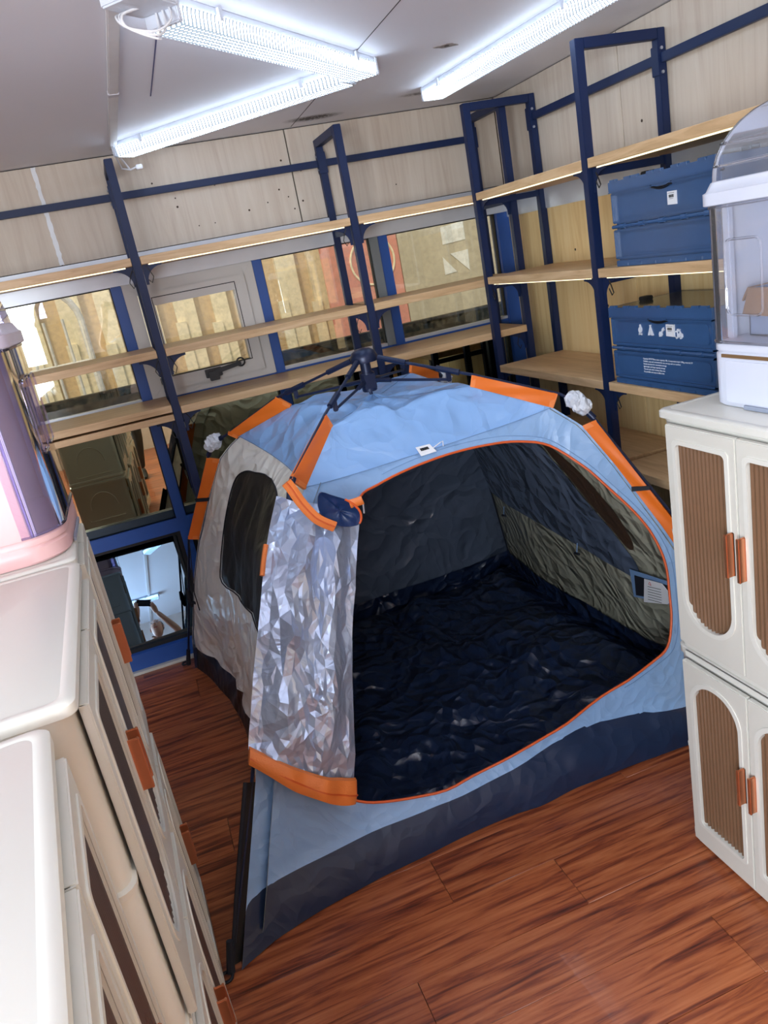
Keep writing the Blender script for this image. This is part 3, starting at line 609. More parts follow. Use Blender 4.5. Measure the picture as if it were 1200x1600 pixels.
def cabinet(loc, rz, W, label, group, flut, D=.40, sideslots=True, H=.6925):
    r = thing('storage_cabinet', label, 'cabinet', loc, rz, group)
    with Local():
        for k in range(2):
            z0 = k * H
            b = MB(); fp = rrect(-W / 2, 0, W / 2, D, .03, 4)
            def sc(s): return [(x * (1 + s * 2 / W), (y - D / 2) * (1 + s * 2 / D) + D / 2) for x, y in fp]
            lv = [(.0, -.004), (.012, -.004), (.016, .002), (.030, .002), (.034, -.002), (H / 2 - .012, -.003), (H / 2 - .008, .002), (H / 2 + .004, .003), (H / 2 + .008, -.003), (H - .03, -.002), (H - .022, .003), (H - .002, .003), (H, -.001)]
            b.loft([[(x, y, z0 + z) for x, y in sc(s)] for z, s in lv]); bo = b.build('body', 'cream', r, smooth=True)
            # raised front rails above and below the doors
            for za, zb in ((.008, .026), (H - .026, H - .004)): MB().box(-W / 2 + .04, -.006, z0 + za, W / 2 - .04, .004, z0 + zb).build('front_rail', 'cream', r, bevel=.003)
            dw = (W - .08) / 2
            for s in (-1, 1):
                cx = s * dw / 2; ww = dw * .70; wh = .505; cz = z0 + .362
                inn = [(x + cx - s * dw * .01, z + cz) for x, z in arch_outline(ww, wh, k == 0)]
                x0, x1 = (cx - dw / 2 + .0015, cx + dw / 2 - .0015)
                out = rect_match(inn, x0, z0 + .031, x1, z0 + H - .031)
                d = MB(); d.ringplate(out, inn, -.020, -.004); do = d.build('door', 'cream2', r, bevel=.0025, seg=2)
                # raised lip round the window
                lip = [(x * 1.0, z) for x, z in inn]; c0 = (sum(p[0] for p in inn) / len(inn), sum(p[1] for p in inn) / len(inn))
                o2 = [(c0[0] + (x - c0[0]) * (1 + .012 / ww * 2), c0[1] + (z - c0[1]) * (1 + .012 / wh * 2)) for x, z in inn]
                MB().ringplate(o2, inn, -.0225, -.018).build('window_lip', 'cream', do, smooth=True)
                # fluted pane
                g = MB(); nf = 13; cols_ = []; xa, xb = c0[0] - ww / 2 - .003, c0[0] + ww / 2 + .003; za, zb = cz - wh / 2 - .003, cz + wh / 2 + .003
                m_ = nf * 6
                for i in range(m_ + 1):
                    x = xa + (xb - xa) * i / m_; t_ = (i % 6) / 6; yy = -.0050 - .0085 * abs(math.sin(PI * t_))
                    cols_.append([(x, yy, za), (x, yy, zb)])
                for i in range(m_): g.add([cols_[i][0], cols_[i + 1][0], cols_[i + 1][1], cols_[i][1]], [(0, 1, 2, 3)])
                g.add([(xa, -.0045, za), (xb, -.0045, za), (xb, -.0045, zb), (xa, -.0045, zb)], [(3, 2, 1, 0)])
                g.build('fluted_window', flut, do)
                # copper handle beside the meeting edge
                hx = s * .020; hz = z0 + (.31 if k else .32); h = MB()
                h.box(hx - .003, -.040, hz, hx + .003, -.020, hz + .115)
                h.box(hx - .0055, -.044, hz, hx + .0055, -.038, hz + .115)
                h.box(hx - .006, -.023, hz, hx + .006, -.0195, hz + .115)
                h.build('handle', 'copper', do, bevel=.002)
                if s > 0 and sideslots:
                    sl = MB(); ex = s * (W / 2 - .027)
                    for q0, q1 in ((H - .09, H - .02), (H - .19, H - .12)): sl.box(ex - .003, -.0015, z0 + q0, ex + .003, .004, z0 + q1)
                    sl.build('hinge_slot', 'slot', r)
        # embossed side panels (arc and bars) on both sides
        for s in (-1, 1):
            for k in range(4):
                z0 = .03 + k * H / 2; e = MB(); X = s * (W / 2 - .001)
                e.tube([(X, D / 2 + .10 * math.cos(a), z0 + .12 + .12 * math.sin(a)) for a in [PI * i / 14 for i in range(15)]], .003, 6)
                e.tube([(X, .07, z0 + .045), (X, .07, z0 + .03), (X, D - .07, z0 + .03), (X, D - .07, z0 + .045)], .003, 6)
                e.build('side_emboss', 'cream', r, smooth=True)
        zt = 2 * H
        t_ = MB(); fp = rrect(-W / 2 - .004, -.008, W / 2 + .004, D + .003, .022, 5)
        def sc2(s): return [(x * (1 + s * 2 / W), (y - D / 2) * (1 + s * 2 / D) + D / 2) for x, y in fp]
        t_.loft([[(x, y, zt + z) for x, y in sc2(s)] for z, s in ((-.022, -.002), (-.02, .001), (-.004, .001), (.0, -.003), (.0012, -.018), (-.0008, -.021), (-.0012, -.024))]); t_.build('top_panel', 'cream', r, smooth=True)
    return r
G = 'cream cabinets with arched fluted doors'
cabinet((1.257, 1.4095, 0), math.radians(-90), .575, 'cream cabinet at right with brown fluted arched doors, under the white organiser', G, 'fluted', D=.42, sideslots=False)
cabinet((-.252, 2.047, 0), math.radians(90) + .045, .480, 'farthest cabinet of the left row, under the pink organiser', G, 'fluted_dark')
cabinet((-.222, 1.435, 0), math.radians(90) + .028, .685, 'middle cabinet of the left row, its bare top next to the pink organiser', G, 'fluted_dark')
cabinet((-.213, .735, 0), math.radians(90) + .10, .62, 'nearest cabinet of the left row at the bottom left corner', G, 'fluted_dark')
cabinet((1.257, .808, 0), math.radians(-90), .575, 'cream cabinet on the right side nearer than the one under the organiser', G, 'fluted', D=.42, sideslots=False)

# ================================================================== domed organisers (drawer below, clear front, domed lid)
def organiser(loc, rz, label, body, rim, clr, W=.42, D=.30, contents=True, rf=.05, BH=.138):
    r = thing('domed_organiser', label, 'storage box', loc, rz, 'domed plastic organisers')
    def fpt(x0, x1, y0, y1, f, bk=.02, n=8): return rrect(x0, y0, x1, y1, 0, n, (f, f, bk, bk))
    with Local():
        b = MB(); b.loft([[(x, y, z) for x, y in fpt(-W / 2 + i, W / 2 - i, i, D - i, rf)] for z, i in ((0, .006), (.006, .001), (BH - .01, .0), (BH - .004, .004), (BH, .004))]); b.build('base_drawer', body, r, smooth=True)
        # the drawer front face with finger slot at the foot, dark gap above
        if BH > .1: MB().box(-W / 2 + .06, -.003, .012, W / 2 - .06, .004, .118).build('drawer_front', body, r, bevel=.003)
        MB().box(-W / 2 + .12, -.0045, .0, W / 2 - .12, .0, .010).build('finger_slot', mat('slot_grey', (150, 160, 180), .5) if 'slot_grey' not in bpy.data.materials else bpy.data.materials['slot_grey'], r)
        if BH > .1: MB().box(-W / 2 + .05, -.002, .122, W / 2 - .05, .006, .130).build('drawer_gap', mat('gap_brown', (120, 92, 60), .6) if 'gap_brown' not in bpy.data.materials else bpy.data.materials['gap_brown'], r)
        t_ = MB(); t_.loft([[(x, y, z) for x, y in fpt(-W / 2 + i, W / 2 - i, i, D - i, rf)] for z, i in ((BH, .0), (BH + .012, .0), (BH + .016, .003))]); t_.build('tray_rim', body, r, smooth=True)
        # back and side walls of the upper compartment
        s_ = MB(); th = .006
        s_.box(-W / 2, .07, BH + .016, -W / 2 + th, D, .472); s_.box(W / 2 - th, .07, BH + .016, W / 2, D, .472); s_.box(-W / 2, D - th, BH + .016, W / 2, D, .472)
        s_.build('side_wall', body, r, bevel=.002)
        for s in (-1, 1): MB().box(s * (W / 2 - .004) - (.022 if s > 0 else 0), .058, BH + .016, s * (W / 2 - .004) + (.022 if s < 0 else 0), .074, .472).build('corner_pillar', rim, r, bevel=.003)
        # curved clear front, two leaves
        for s in (-1, 1):
            pts = [(s * (W / 2), .068), (s * (W / 2), rf)]
            for i in range(9): a = PI / 2 * i / 8; pts.append((s * (W / 2 - rf + rf * math.cos(a)), rf - rf * math.sin(a)))
            pts.append((s * .002, 0))
            c = MB()
            c.loft([[(x, y, z) for x, y in pts] + [(x * .985, y + .003, z) for x, y in pts[::-1]] for z in (BH + .018, .470)], cap=True); do = c.build('clear_door', clr, r, smooth=True)
            hh = MB(); hh.tube([(x, -.004, z) for x, z in rrect(s * .075 - .055, .225, s * .075 + .055, .395, .018, 4)], .0028, 6, True); hh.build('grip_frame', clr, do)
            e = MB(); e.tube([(s * (W / 2), .066, BH + .02), (s * (W / 2), .066, .468)], .004, 6); e.tube([(x, y, BH + .02) for x, y in pts[1:]], .0035, 6); e.tube([(x, y, .468) for x, y in pts[1:]], .0035, 6); e.build('door_edge', clr, do)
        # rim and dome
        t_ = MB(); t_.loft([[(x, y, z) for x, y in fpt(-W / 2 - o, W / 2 + o, -o, D + o, rf)] for z, o in ((.472, .006), (.474, .009), (.500, .009), (.503, .004), (.522, -.004), (.524, -.008))]); t_.build('lid_rim', rim, r, smooth=True)
        d = MB(); rings = []
        for i in range(10):
            a = PI / 2 * i / 9; k = math.cos(a) ** .75 * .985 + .015; rings.append([(x * k, (y - D * .52) * k + D * .52, .522 + .155 * math.sin(a)) for x, y in fpt(-W / 2 + .006, W / 2 - .006, .006, D - .006, rf)])
        d.loft(rings); do = d.build('dome_lid', clr, r, smooth=True)
        for zz, k in ((.555, .975), (.60, .90)): MB().tube([(x * k, (y - D * .52) * k + D * .52, zz) for x, y in fpt(-W / 2 + .006, W / 2 - .006, .006, D - .006, rf)], .0025, 6, True).build('dome_rib', clr, do)
    return r
ro = organiser((1.349, 1.405, 1.3865), math.radians(-90), 'white domed organiser with clear front, standing on the right cabinet', 'white_pl', 'white_pl', 'clear')
rp = organiser((-.240, 2.050, 1.3865), math.radians(90), 'pink organiser with lavender clear front, on the far left cabinet', 'pink_pl', 'lav_rim', 'clear_lav', W=.44, rf=.09, BH=.045)
# contents of the white one
bx = thing('open_carton', 'grey-blue carton with open brown flap inside the white organiser', 'box', (1.50, 1.50, 1.543))
cb = MB(); X0, X1, Y0, Y1, Z0, Z1 = 1.44, 1.60, 1.44, 1.57, 1.543, 1.655
cb.box(X0, Y0, Z0, X1, Y1, Z0 + .003); cb.box(X0, Y0, Z0, X0 + .003, Y1, Z1); cb.box(X1 - .003, Y0, Z0, X1, Y1, Z1); cb.box(X0, Y0, Z0, X1, Y0 + .003, Z1); cb.box(X0, Y1 - .003, Z0, X1, Y1, Z1); cb.build('carton_body', 'grey_box', bx)
MB().add([(X0, Y0, Z1), (X0, Y1, Z1), (X0 - .03, Y1 - .01, Z1 - .055), (X0 - .035, Y0 + .01, Z1 - .06), (X0 + .003, Y0, Z1 + .002), (X0 + .003, Y1, Z1 + .002), (X0 - .027, Y1 - .01, Z1 - .053), (X0 - .032, Y0 + .01, Z1 - .058)], [(0, 1, 2, 3), (7, 6, 5, 4), (0, 4, 5, 1), (1, 5, 6, 2), (2, 6, 7, 3), (3, 7, 4, 0)]).build('flap', 'cardboard', bx)
MB().add([(X0, Y0, Z1), (X1, Y0, Z1), (X1, Y0 - .05, Z1 + .035), (X0, Y0 - .05, Z1 + .035), (X0, Y0, Z1 + .003), (X1, Y0, Z1 + .003), (X1, Y0 - .05, Z1 + .038), (X0, Y0 - .05, Z1 + .038)], [(0, 1, 2, 3), (7, 6, 5, 4), (0, 4, 5, 1), (1, 5, 6, 2), (2, 6, 7, 3), (3, 7, 4, 0)]).build('flap', 'cardboard', bx)
MB().add([(X0, Y1, Z1), (X1, Y1, Z1), (X1, Y1 + .02, Z1 - .02), (X0, Y1 + .02, Z1 - .03), (X0, Y1 + .003, Z1 + .003), (X1, Y1 + .003, Z1 + .003), (X1, Y1 + .023, Z1 - .018), (X0, Y1 + .023, Z1 - .028)], [(0, 1, 2, 3), (7, 6, 5, 4), (0, 4, 5, 1), (1, 5, 6, 2), (2, 6, 7, 3), (3, 7, 4, 0)]).build('flap', 'cardboard', bx)
rk = MB(); rk.box(1.385, 1.24, 1.543, 1.60, 1.425, 1.550)
for i in range(11): yy = 1.25 + .017 * i; rk.tube([(1.39, yy, 1.552), (1.44, yy, 1.556), (1.50, yy, 1.585), (1.56, yy, 1.60)], .005, 6)
tag(rk.build('ribbed_rack', 'white_pl', smooth=True), 'white ribbed plastic rack inside the white organiser', 'rack')

# ================================================================== blue folding crates
def crate(loc, label, mm, icons):
    r = thing('folding_crate', label, 'crate', loc, 0, 'blue folding crates on the right shelves')
    Wc, Dc, Hc = .575, .335, .300; y0 = -Wc / 2; y1 = Wc / 2
    with Local():
        # local frame: front face towards -x, length along y
        def fr(mb, ya, yb, za, zb, x0, x1, rw):  # raised border frame on the front face
            mb.box(x0, ya, za, x1, yb, za + rw); mb.box(x0, ya, zb - rw, x1, yb, zb); mb.box(x0, ya, za, x1, ya + rw, zb); mb.box(x0, yb - rw, za, x1, yb, zb)
        b = MB(); b.box(.008, y0 + .01, .012, Dc - .008, y1 - .01, Hc - .03); b.build('body', mm, r, bevel=.004)
        b = MB(); b.box(0, y0 + .004, 0, Dc, y1 - .004, .022)
        for k in range(7): b.box(-.003, y0 + .03 + k * .078, .001, .003, y0 + .065 + k * .078, .013)
        b.build('base', mm, r, bevel=.002)
        for za, zb in ((.026, .130), (.152, .258)):
            b = MB(); fr(b, y0 + .006, y1 - .006, za, zb, -.004, .012, .009)
            b.build('panel_frame', mm, r, bevel=.003)
            b = MB(); b.prism(rrect(y0 + .030, za + .017, y1 - .030, zb - .015, .016, 4), .0035, .012, Matrix(((0, 0, 1, 0), (1, 0, 0, 0), (0, 1, 0, 0), (0, 0, 0, 1)))); b.build('side_panel', mm, r, bevel=.003)
        h = MB(); h.tube([(.0, y0 + .002, .141), (.0, y1 - .002, .141)], .0065, 8)
        for k in range(5): h.tube([(.0, y0 + .06 + .11 * k, .141), (.0, y0 + .085 + .11 * k, .141)], .0095, 8)
        h.build('hinge_bar', mm, r, smooth=True)
        b = MB(); b.box(-.010, y0, .258, .010, y1, .262); b.box(-.008, y0 + .002, .262, .004, y1 - .002, Hc - .004); b.box(.0, y0, .258, Dc, y0 + .008, Hc - .004); b.box(.0, y1 - .008, .258, Dc, y1, Hc - .004); b.box(Dc - .01, y0, .258, Dc, y1, Hc - .004)
        b.build('top_rim', mm, r, bevel=.0015)
        b = MB()
        for k in range(13):
            if k % 3 != 2: b.box(-.010, y0 + .02 + k * .042, Hc - .008, .004, y0 + .056 + k * .042, Hc + .003)
        b.build('rim_lugs', mm, r, bevel=.0015)['kind'] = 'stuff'
        MB().box(.004, y0 + .009, Hc - .012, Dc - .011, y1 - .009, Hc - .004).build('clear_lid', 'lid_clear', r, bevel=.002)
        b = MB()
        for yy in (y0 + .02, y1 - .06): b.box(.12, yy, Hc - .004, .16, yy + .04, Hc + .012)
        b.build('lid_latch', 'black_pl', r, bevel=.003)
        g = MB(); g.tube([(.0005, -.055 + .11 * i / 10, .254 - .012 * math.sin(PI * i / 10)) for i in range(11)], .0045, 6); g.box(-.0005, -.05, .246, .004, .05, .255); g.build('grip_hole', 'black_pl', r)
        # flat prints: map print coordinates (px to the viewer's right = -y, up = z)
        def P(mb, pts, d=.0006): mb.prism([(-a, b_) for a, b_ in pts][::-1], -.0016 - d, .004, Matrix(((0, 0, 1, 0), (1, 0, 0, 0), (0, 1, 0, 0), (0, 0, 0, 1))))
        lx = .045 if icons else .03; lz = .217 if icons else .205
        L_ = MB(); P(L_, [(lx, lz - .020), (lx + .041, lz - .022), (lx + .042, lz + .020), (lx + .001, lz + .021)], .0012); lb = L_.build('price_label', 'paper', r)
        bc = MB(); q = random.Random(4); xx = lx + .009
        while xx < lx + .033: ww = q.choice((.0008, .0015)); P(bc, [(xx, lz + .001), (xx + ww, lz + .001), (xx + ww, lz + .010), (xx, lz + .010)], .0018); xx += ww + .0011
        P(bc, [(lx + .006, lz + .0145), (lx + .036, lz + .0143), (lx + .036, lz + .0155), (lx + .006, lz + .0157)], .0018); P(bc, [(lx + .01, lz - .003), (lx + .03, lz - .003), (lx + .03, lz - .0018), (lx + .01, lz - .0018)], .0018)
        bc.build('barcode', 'ink', lb)
        if icons:
            def shape(pts, cx, cz, s): return [(cx + a * s, cz + b_ * s) for a, b_ in pts]
            f = MB(); cx, cz, s = -.105, .212, .0011
            P(f, shape([(0, 20), (4, 13), (3, 8), (6, 11), (8, 4), (6, -4), (1, -8), (0, -4), (-2, -8), (-7, -4), (-8, 3), (-4, 10), (-3, 6), (-1, 12)], cx, cz, s))
            P(f, shape([(-8, -10), (-7, -8.5), (8, -13.5), (7, -15.5)], cx, cz, s)); P(f, shape([(8, -10), (7, -8.5), (-8, -13.5), (-7, -15.5)][::-1], cx, cz, s)); f.build('campfire_print', 'print', r)
            f = MB(); cx = -.045; P(f, shape([(-13, -15), (-1, 14), (-3, 19), (-1.5, 19.5), (0, 16), (1.5, 19.5), (3, 19), (1, 14), (13, -15), (5, -15), (0, -3), (-5, -15)], cx, cz, s)); f.build('tent_print', 'print', r)
            f = MB(); cx = .018; P(f, shape([(-12, -15), (-13, -5), (-9, 2), (-4, -1), (2, 5), (3, 10), (7, 14), (11, 16), (9, 11), (13, 8), (9, 4), (5, 3), (0, -3), (2, -8), (-3, -14)], cx, cz - .003, s)); f.build('shovel_print', 'print', r)
            f = MB(); cx = .108; cz = .205
            P(f, shape([(-18, -10), (-18, 8), (-8, 12), (6, 12), (10, 4), (18, 0), (19, -10)], cx, cz, s * .95))
            for wx in (-9, 10): P(f, [(cx + wx * s + 4 * s * math.cos(a), cz - 11 * s + 4 * s * math.sin(a)) for a in [2 * PI * i / 12 for i in range(12)]])
            P(f, shape([(-6, 12), (-4, 17), (8, 15), (6, 12)], cx, cz, s)); f.build('camper_van_print', 'print', r)
            f = MB(); P(f, shape([(5, 3), (7, 9), (2, 9), (1, 3)][::-1], cx, cz, s), .0012); P(f, shape([(-12, -7), (-6, -7), (-6, 6), (-12, 6)], cx, cz, s), .0012); f.build('camper_van_window', 'crate', r)
            lines = ['Capacity: 50*37*29cm, inner capacity: 50L, Compression load: 130kg, material: PP', 'Foldable, easy and convenient for use, storage and car machine', 'Sturdy structure for convenient storage', 'lightweight and large-capacity storage', 'The size and color is heavy duty case', "It's portable and easy to utilize tent"]
            for i, tx in enumerate(lines):
                text_mesh(tx, .0082, 'print', 'printed_line', r, Matrix(((0, 0, -1, .0028), (-1, 0, 0, .105), (0, 1, 0, .104 - i * .0098), (0, 0, 0, 1))))
    return r
crate((1.795, 2.395, 1.2415), 'blue crate printed with white camping icons, on the lower right shelf', 'crate', True)
crate((1.795, 2.325, 1.6875), 'glossy blue crate without icons, on the upper right shelf', 'crate2', False)

# ================================================================== the tent
TC=(.86,2.94)
CORN={'L':(-.137,4.0),'F':(-.2,1.9),'R':(1.95,1.95),'B':(1.88,4.02)}
PROF={'L':[(0,1.362),(.39,1.372),(.72,1.255),(.79,1.215),(.862,1.16),(1.0,.96),(1.138,.743),(1.236,.547),(1.383,.166),(1.42,0)],
'R':[(0,1.362),(.41,1.372),(.70,1.264),(.80,1.187),(.90,1.036),(1.044,.79),(1.17,.55),(1.33,.25),(1.45,0)],
'F':[(0,1.362),(.344,1.350),(.588,1.203),(.75,1.09),(.95,.88),(1.19,.45),(1.36,.15),(1.45,0)],
'B':[(0,1.362),(.403,1.385),(.70,1.28),(.79,1.22),(.862,1.16),(1.0,.96),(1.138,.743),(1.236,.547),(1.36,.166),(1.40,0)]}
RS={'L':.72,'R':.70,'F':.588,'B':.70}
BOW={'FR':(.05,.125,4),'LF':(.05,.185,2),'LB':(.04,.09,2),'BR':(.04,.08,2)}
def lerp(a,b,t): return a+(b-a)*t
def rz_by_r(k,r):
    P=PROF[k]
    for (r0,z0),(r1,z1) in zip(P,P[1:]):
        if r<=r1: return z0+(z1-z0)*(r-r0)/(r1-r0)
    return P[-1][1]
def rz_by_z(k,z):
    P=[p for p in PROF[k] if p[0]>=RS[k]-1e-6]
    for (r0,z0),(r1,z1) in zip(P,P[1:]):
        if z>=z1-1e-9: return r0+(r1-r0)*(z0-z)/(z0-z1)
    return P[-1][0]
def rdir(k):
    dx,dy=CORN[k][0]-TC[0],CORN[k][1]-TC[1];l=math.hypot(dx,dy);return dx/l,dy/l
def rib(k,v):
    zs=rz_by_r(k,RS[k]);z=zs*(1-v);r=rz_by_z(k,z);d=rdir(k)
    return (TC[0]+d[0]*r,TC[1]+d[1]*r,z)
def wall(face,u,v,off=0.):
    a,b=face;A=rib(a,min(max(v,0),1));Bp=rib(b,min(max(v,0),1))
    P=[lerp(A[i],Bp[i],u) for i in range(3)]
    b0,b1,e=BOW[face];s=1-abs(2*u-1)**e
    nx,ny=-(Bp[1]-A[1]),Bp[0]-A[0];l=math.hypot(nx,ny);nx/=l;ny/=l
    if (TC[0]-P[0])*nx+(TC[1]-P[1])*ny<0: nx,ny=-nx,-ny   # towards the centre
    am=lerp(b0,b1,v**1.5)*s+off
    P[0]+=nx*am;P[1]+=ny*am
    if face!='FR' or True: P[2]-=.025*s*max(0,1-v*4)
    return P
def roof(face,u,w):
    a,b=face;Q=[]
    for k in (a,b):
        r=RS[k]*w;d=rdir(k);Q.append((TC[0]+d[0]*r,TC[1]+d[1]*r,rz_by_r(k,r)))
    P=[lerp(Q[0][i],Q[1][i],u) for i in range(3)]
    s=1-abs(2*u-1)**BOW[face][2]
    nx,ny=-(Q[1][1]-Q[0][1]),Q[1][0]-Q[0][0];l=math.hypot(nx,ny)+1e-9;nx/=l;ny/=l
    if (TC[0]-P[0])*nx+(TC[1]-P[1])*ny<0: nx,ny=-nx,-ny
    P[0]+=nx*BOW[face][0]*s*w**2;P[1]+=ny*BOW[face][0]*s*w**2
    P[2]-=.025*s*w**2
    return P

tent = thing('pop_up_tent', 'large pale blue and silver pop-up tent with open door', 'tent', (.86, 2.94, 0))
def wn(face, u, v, off=0., seed=1, amp=.010, fr=2.2):
    """wall point with folds; the folds die out at the ribs"""
    P = wall(face, u, v, off); a = amp * min(1, 8 * min(u, 1 - u) + .15) * min(1, 6 * min(v + .02, 1.02 - v) + .1)
    d = (crease(u * 2.1, v * 1.3, seed, fr) - .35) * a + noise.noise((u * 4, v * 3, seed * 3.1)) * a * .8
    A = wall(face, u, v, off + d); return Vector(A)
def inside(p, poly):
    x, y = p; c = False; j = len(poly) - 1
    for i in range(len(poly)):
        xi, yi = poly[i]; xj, yj = poly[j]
        if (yi > y) != (yj > y) and x < (xj - xi) * (y - yi) / (yj - yi) + xi: c = not c
        j = i
    return c
def cut_face(face, loops, lines, nu, nv, pos, vmax=1.0):
    """triangulate the (u, v) rectangle with loops and lines as edges; returns vertices, triangles"""
    V = []; E_ = []
    def ring(pts, closed=True):
        s = len(V); V.extend(Vector(p) for p in pts); n = len(pts)
        E_.extend((s + i, s + (i + 1) % n) for i in range(n if closed else n - 1))
    border = [(i / nu, 0) for i in range(nu)] + [(1, vmax * i / nv) for i in range(nv)] + [(1 - i / nu, vmax) for i in range(nu)] + [(0, vmax - vmax * i / nv) for i in range(nv)]
    ring(border)
    for l_ in loops: ring(l_)
    for l_ in lines: ring(l_, False)
    for i in range(1, nu):
        for j in range(1, nv): V.append(Vector((i / nu + (.3 / nu if j % 2 else 0), vmax * j / nv)))
    r = delaunay_2d_cdt(V, E_, [], 0, 1e-5)
    vs = [pos(p[0], p[1]) for p in r[0]]; return [tuple(p) for p in r[0]], vs, [tuple(f) for f in r[2]]
def pick(uv, vs, fs, keep):
    m_ = MB(); idx = {}
    for f in fs:
        c = (sum(uv[i][0] for i in f) / 3, sum(uv[i][1] for i in f) / 3)
        if keep(c):
            g = []
            for i in f:
                if i not in idx: idx[i] = len(m_.v); m_.v.append(tuple(vs[i]))
                g.append(idx[i])
            m_.f.append(tuple(g))
    return m_
DOOR = smooth_loop([(0.192, 0.794), (0.247, 0.832), (0.341, 0.863), (0.415, 0.858), (0.493, 0.846), (0.588, 0.827), (0.677, 0.799), (0.759, 0.770), (0.821, 0.743), (0.865, 0.711), (0.901, 0.643), (0.928, 0.571), (0.957, 0.479), (0.967, 0.397), (0.963, 0.32), (0.944, 0.239), (0.921, 0.160), (0.877, 0.085), (0.8, 0.048), (0.701, 0.031), (0.558, 0.024), (0.409, 0.028), (0.287, 0.042), (0.22, 0.062), (.15, .16), (.115, .35), (.11, .6), (.14, .73)], 4)
NAVY = [(0.0, 0.883), (0.027, 0.872), (0.128, 0.885), (0.244, 0.888), (0.362, 0.891), (0.487, 0.879), (0.624, 0.853), (0.713, 0.869), (0.83, 0.888), (1.0, .89)]
def line_v(L_, u):
    for (a, va), (b_, vb) in zip(L_, L_[1:]):
        if u <= b_: return va + (vb - va) * (u - a) / (b_ - a)
    return L_[-1][1]
def fpos(u, v):
    P = wn('FR', u, v, 0, 1, .012)
    if v > .86:      # the tub's skirt slumps outwards and crumples where it meets the floor
        k = (v - .86) / .14; P.y -= .020 * math.sin(PI * min(1, k)) * (1 - abs(2 * u - 1) ** 6) + .016 * k * (crease(u * 2, v * 1.2, 17, 2.2) - .3)
    P.z = max(P.z, .004); return P
navy_line = smooth_loop(NAVY, 5, False)
uv, vs, fs = cut_face('FR', [DOOR], [navy_line[1:-1]], 110, 64, fpos)
fp = pick(uv, vs, fs, lambda c: not inside(c, DOOR) and c[1] < line_v(NAVY, c[0])).build('front_wall', 'front_fab', tent, smooth=True)
fp['label'] = 'pale blue front wall with the door opening'
pick(uv, vs, fs, lambda c: not inside(c, DOOR) and c[1] >= line_v(NAVY, c[0])).build('front_skirt', 'navy', tent, smooth=True)['label'] = 'crumpled navy skirt below the door'
# orange piping round the doorway
MB().tube([wn('FR', u, v, -.004, 1, .012) if v < .86 else fpos(u, v) + Vector((0, -.004, 0)) for u, v in DOOR], .0045, 6, True).build('door_piping', 'piping', tent, smooth=True)
# stitched seam beside the piping
cx_, cy_ = .54, .45
MB().tube([wn('FR', cx_ + (u - cx_) * 1.035, cy_ + (v - cy_) * 1.04, -.001, 1, .012) for u, v in DOOR if v < .78 and u > .3], .0012, 4).build('seam', 'thread', tent)
# ---- left wall with mesh window
WIN = smooth_loop([(.233, .500), (.206, .405), (.175, .242), (.176, .134), (.244, .080), (.328, .061), (.476, .050), (.62, .07), (.74, .14), (.79, .25), (.80, .37), (.76, .43), (.709, .42), (.47, .46)], 4)
LB_ = [(0, .905), (.1, .905), (.173, .912), (.356, .88), (.5, .89), (1, .9)]
lpos = lambda u, v: wn('LF', u, v, 0, 2, .020 + .016 * min(1, v), 2.6)
uv, vs, fs = cut_face('LF', [WIN], [smooth_loop(LB_, 4, False)[1:-1]], 110, 80, lpos)
pick(uv, vs, fs, lambda c: not inside(c, WIN) and c[1] < line_v(LB_, c[0])).build('left_wall', 'side_fab', tent, smooth=True)['label'] = 'silver grey side wall'
pick(uv, vs, fs, lambda c: inside(c, WIN)).build('mesh_window', 'mesh_black', tent, smooth=True)['label'] = 'black mesh window in the side wall'
pick(uv, vs, fs, lambda c: c[1] >= line_v(LB_, c[0])).build('left_skirt', 'tub_black', tent, smooth=True)
MB().tube([wn('LF', u, v, -.003, 2, .020, 2.6) for u, v in WIN], .003, 5, True).build('window_piping', 'strap', tent)
# ---- back and right walls, outside skins
def skin(face, seed, off, m_, name, nu=50, nv=36, vmax=1.0, v0=0.0):
    mb = MB()
    for i in range(nu + 1):
        for j in range(nv + 1): mb.v.append(tuple(wn(face, i / nu, v0 + (vmax - v0) * j / nv, off, seed, .014)))
    for i in range(nu):
        for j in range(nv): a = i * (nv + 1) + j; mb.f.append((a, a + nv + 1, a + nv + 2, a + 1))
    return mb.build(name, m_, tent, smooth=True)
skin('LB', 5, 0, 'side_fab', 'back_wall', vmax=.9); skin('BR', 6, 0, 'front_fab', 'right_wall', vmax=.9)
skin('LB', 5, 0, 'tub_black', 'back_skirt', nv=6, v0=.9); skin('BR', 6, 0, 'tub_black', 'right_skirt', nv=6, v0=.9)
# ---- inner linings, seen through the doorway
skin('LB', 5, .012, 'lining_dark', 'back_lining', vmax=.93); skin('BR', 6, .012, 'lining_olive', 'right_lining', vmax=.93, nu=70, nv=50)
skin('LF', 2, .06, 'lining_grey', 'left_lining', vmax=.95)
def patch(face, seed, off, loop, m_, name, n=30, lab=None, sm=3):
    lp = smooth_loop(loop, sm); us = [p[0] for p in lp]; vv = [p[1] for p in lp]; V = [Vector(p) for p in lp]; E_ = [(i, (i + 1) % len(lp)) for i in range(len(lp))]
    for i in range(1, n):
        for j in range(1, n): V.append(Vector((min(us) + (max(us) - min(us)) * i / n, min(vv) + (max(vv) - min(vv)) * (j + .3 * (i % 2)) / n)))
    r = delaunay_2d_cdt(V, E_, [], 0, 1e-5); uv2 = [tuple(p) for p in r[0]]; vs2 = [wn(face, p[0], p[1], off, seed, .014) for p in uv2]
    o = pick(uv2, vs2, [tuple(f) for f in r[2]], lambda c: inside(c, lp)).build(name, m_, tent, smooth=True)
    if lab: o['label'] = lab
    return o
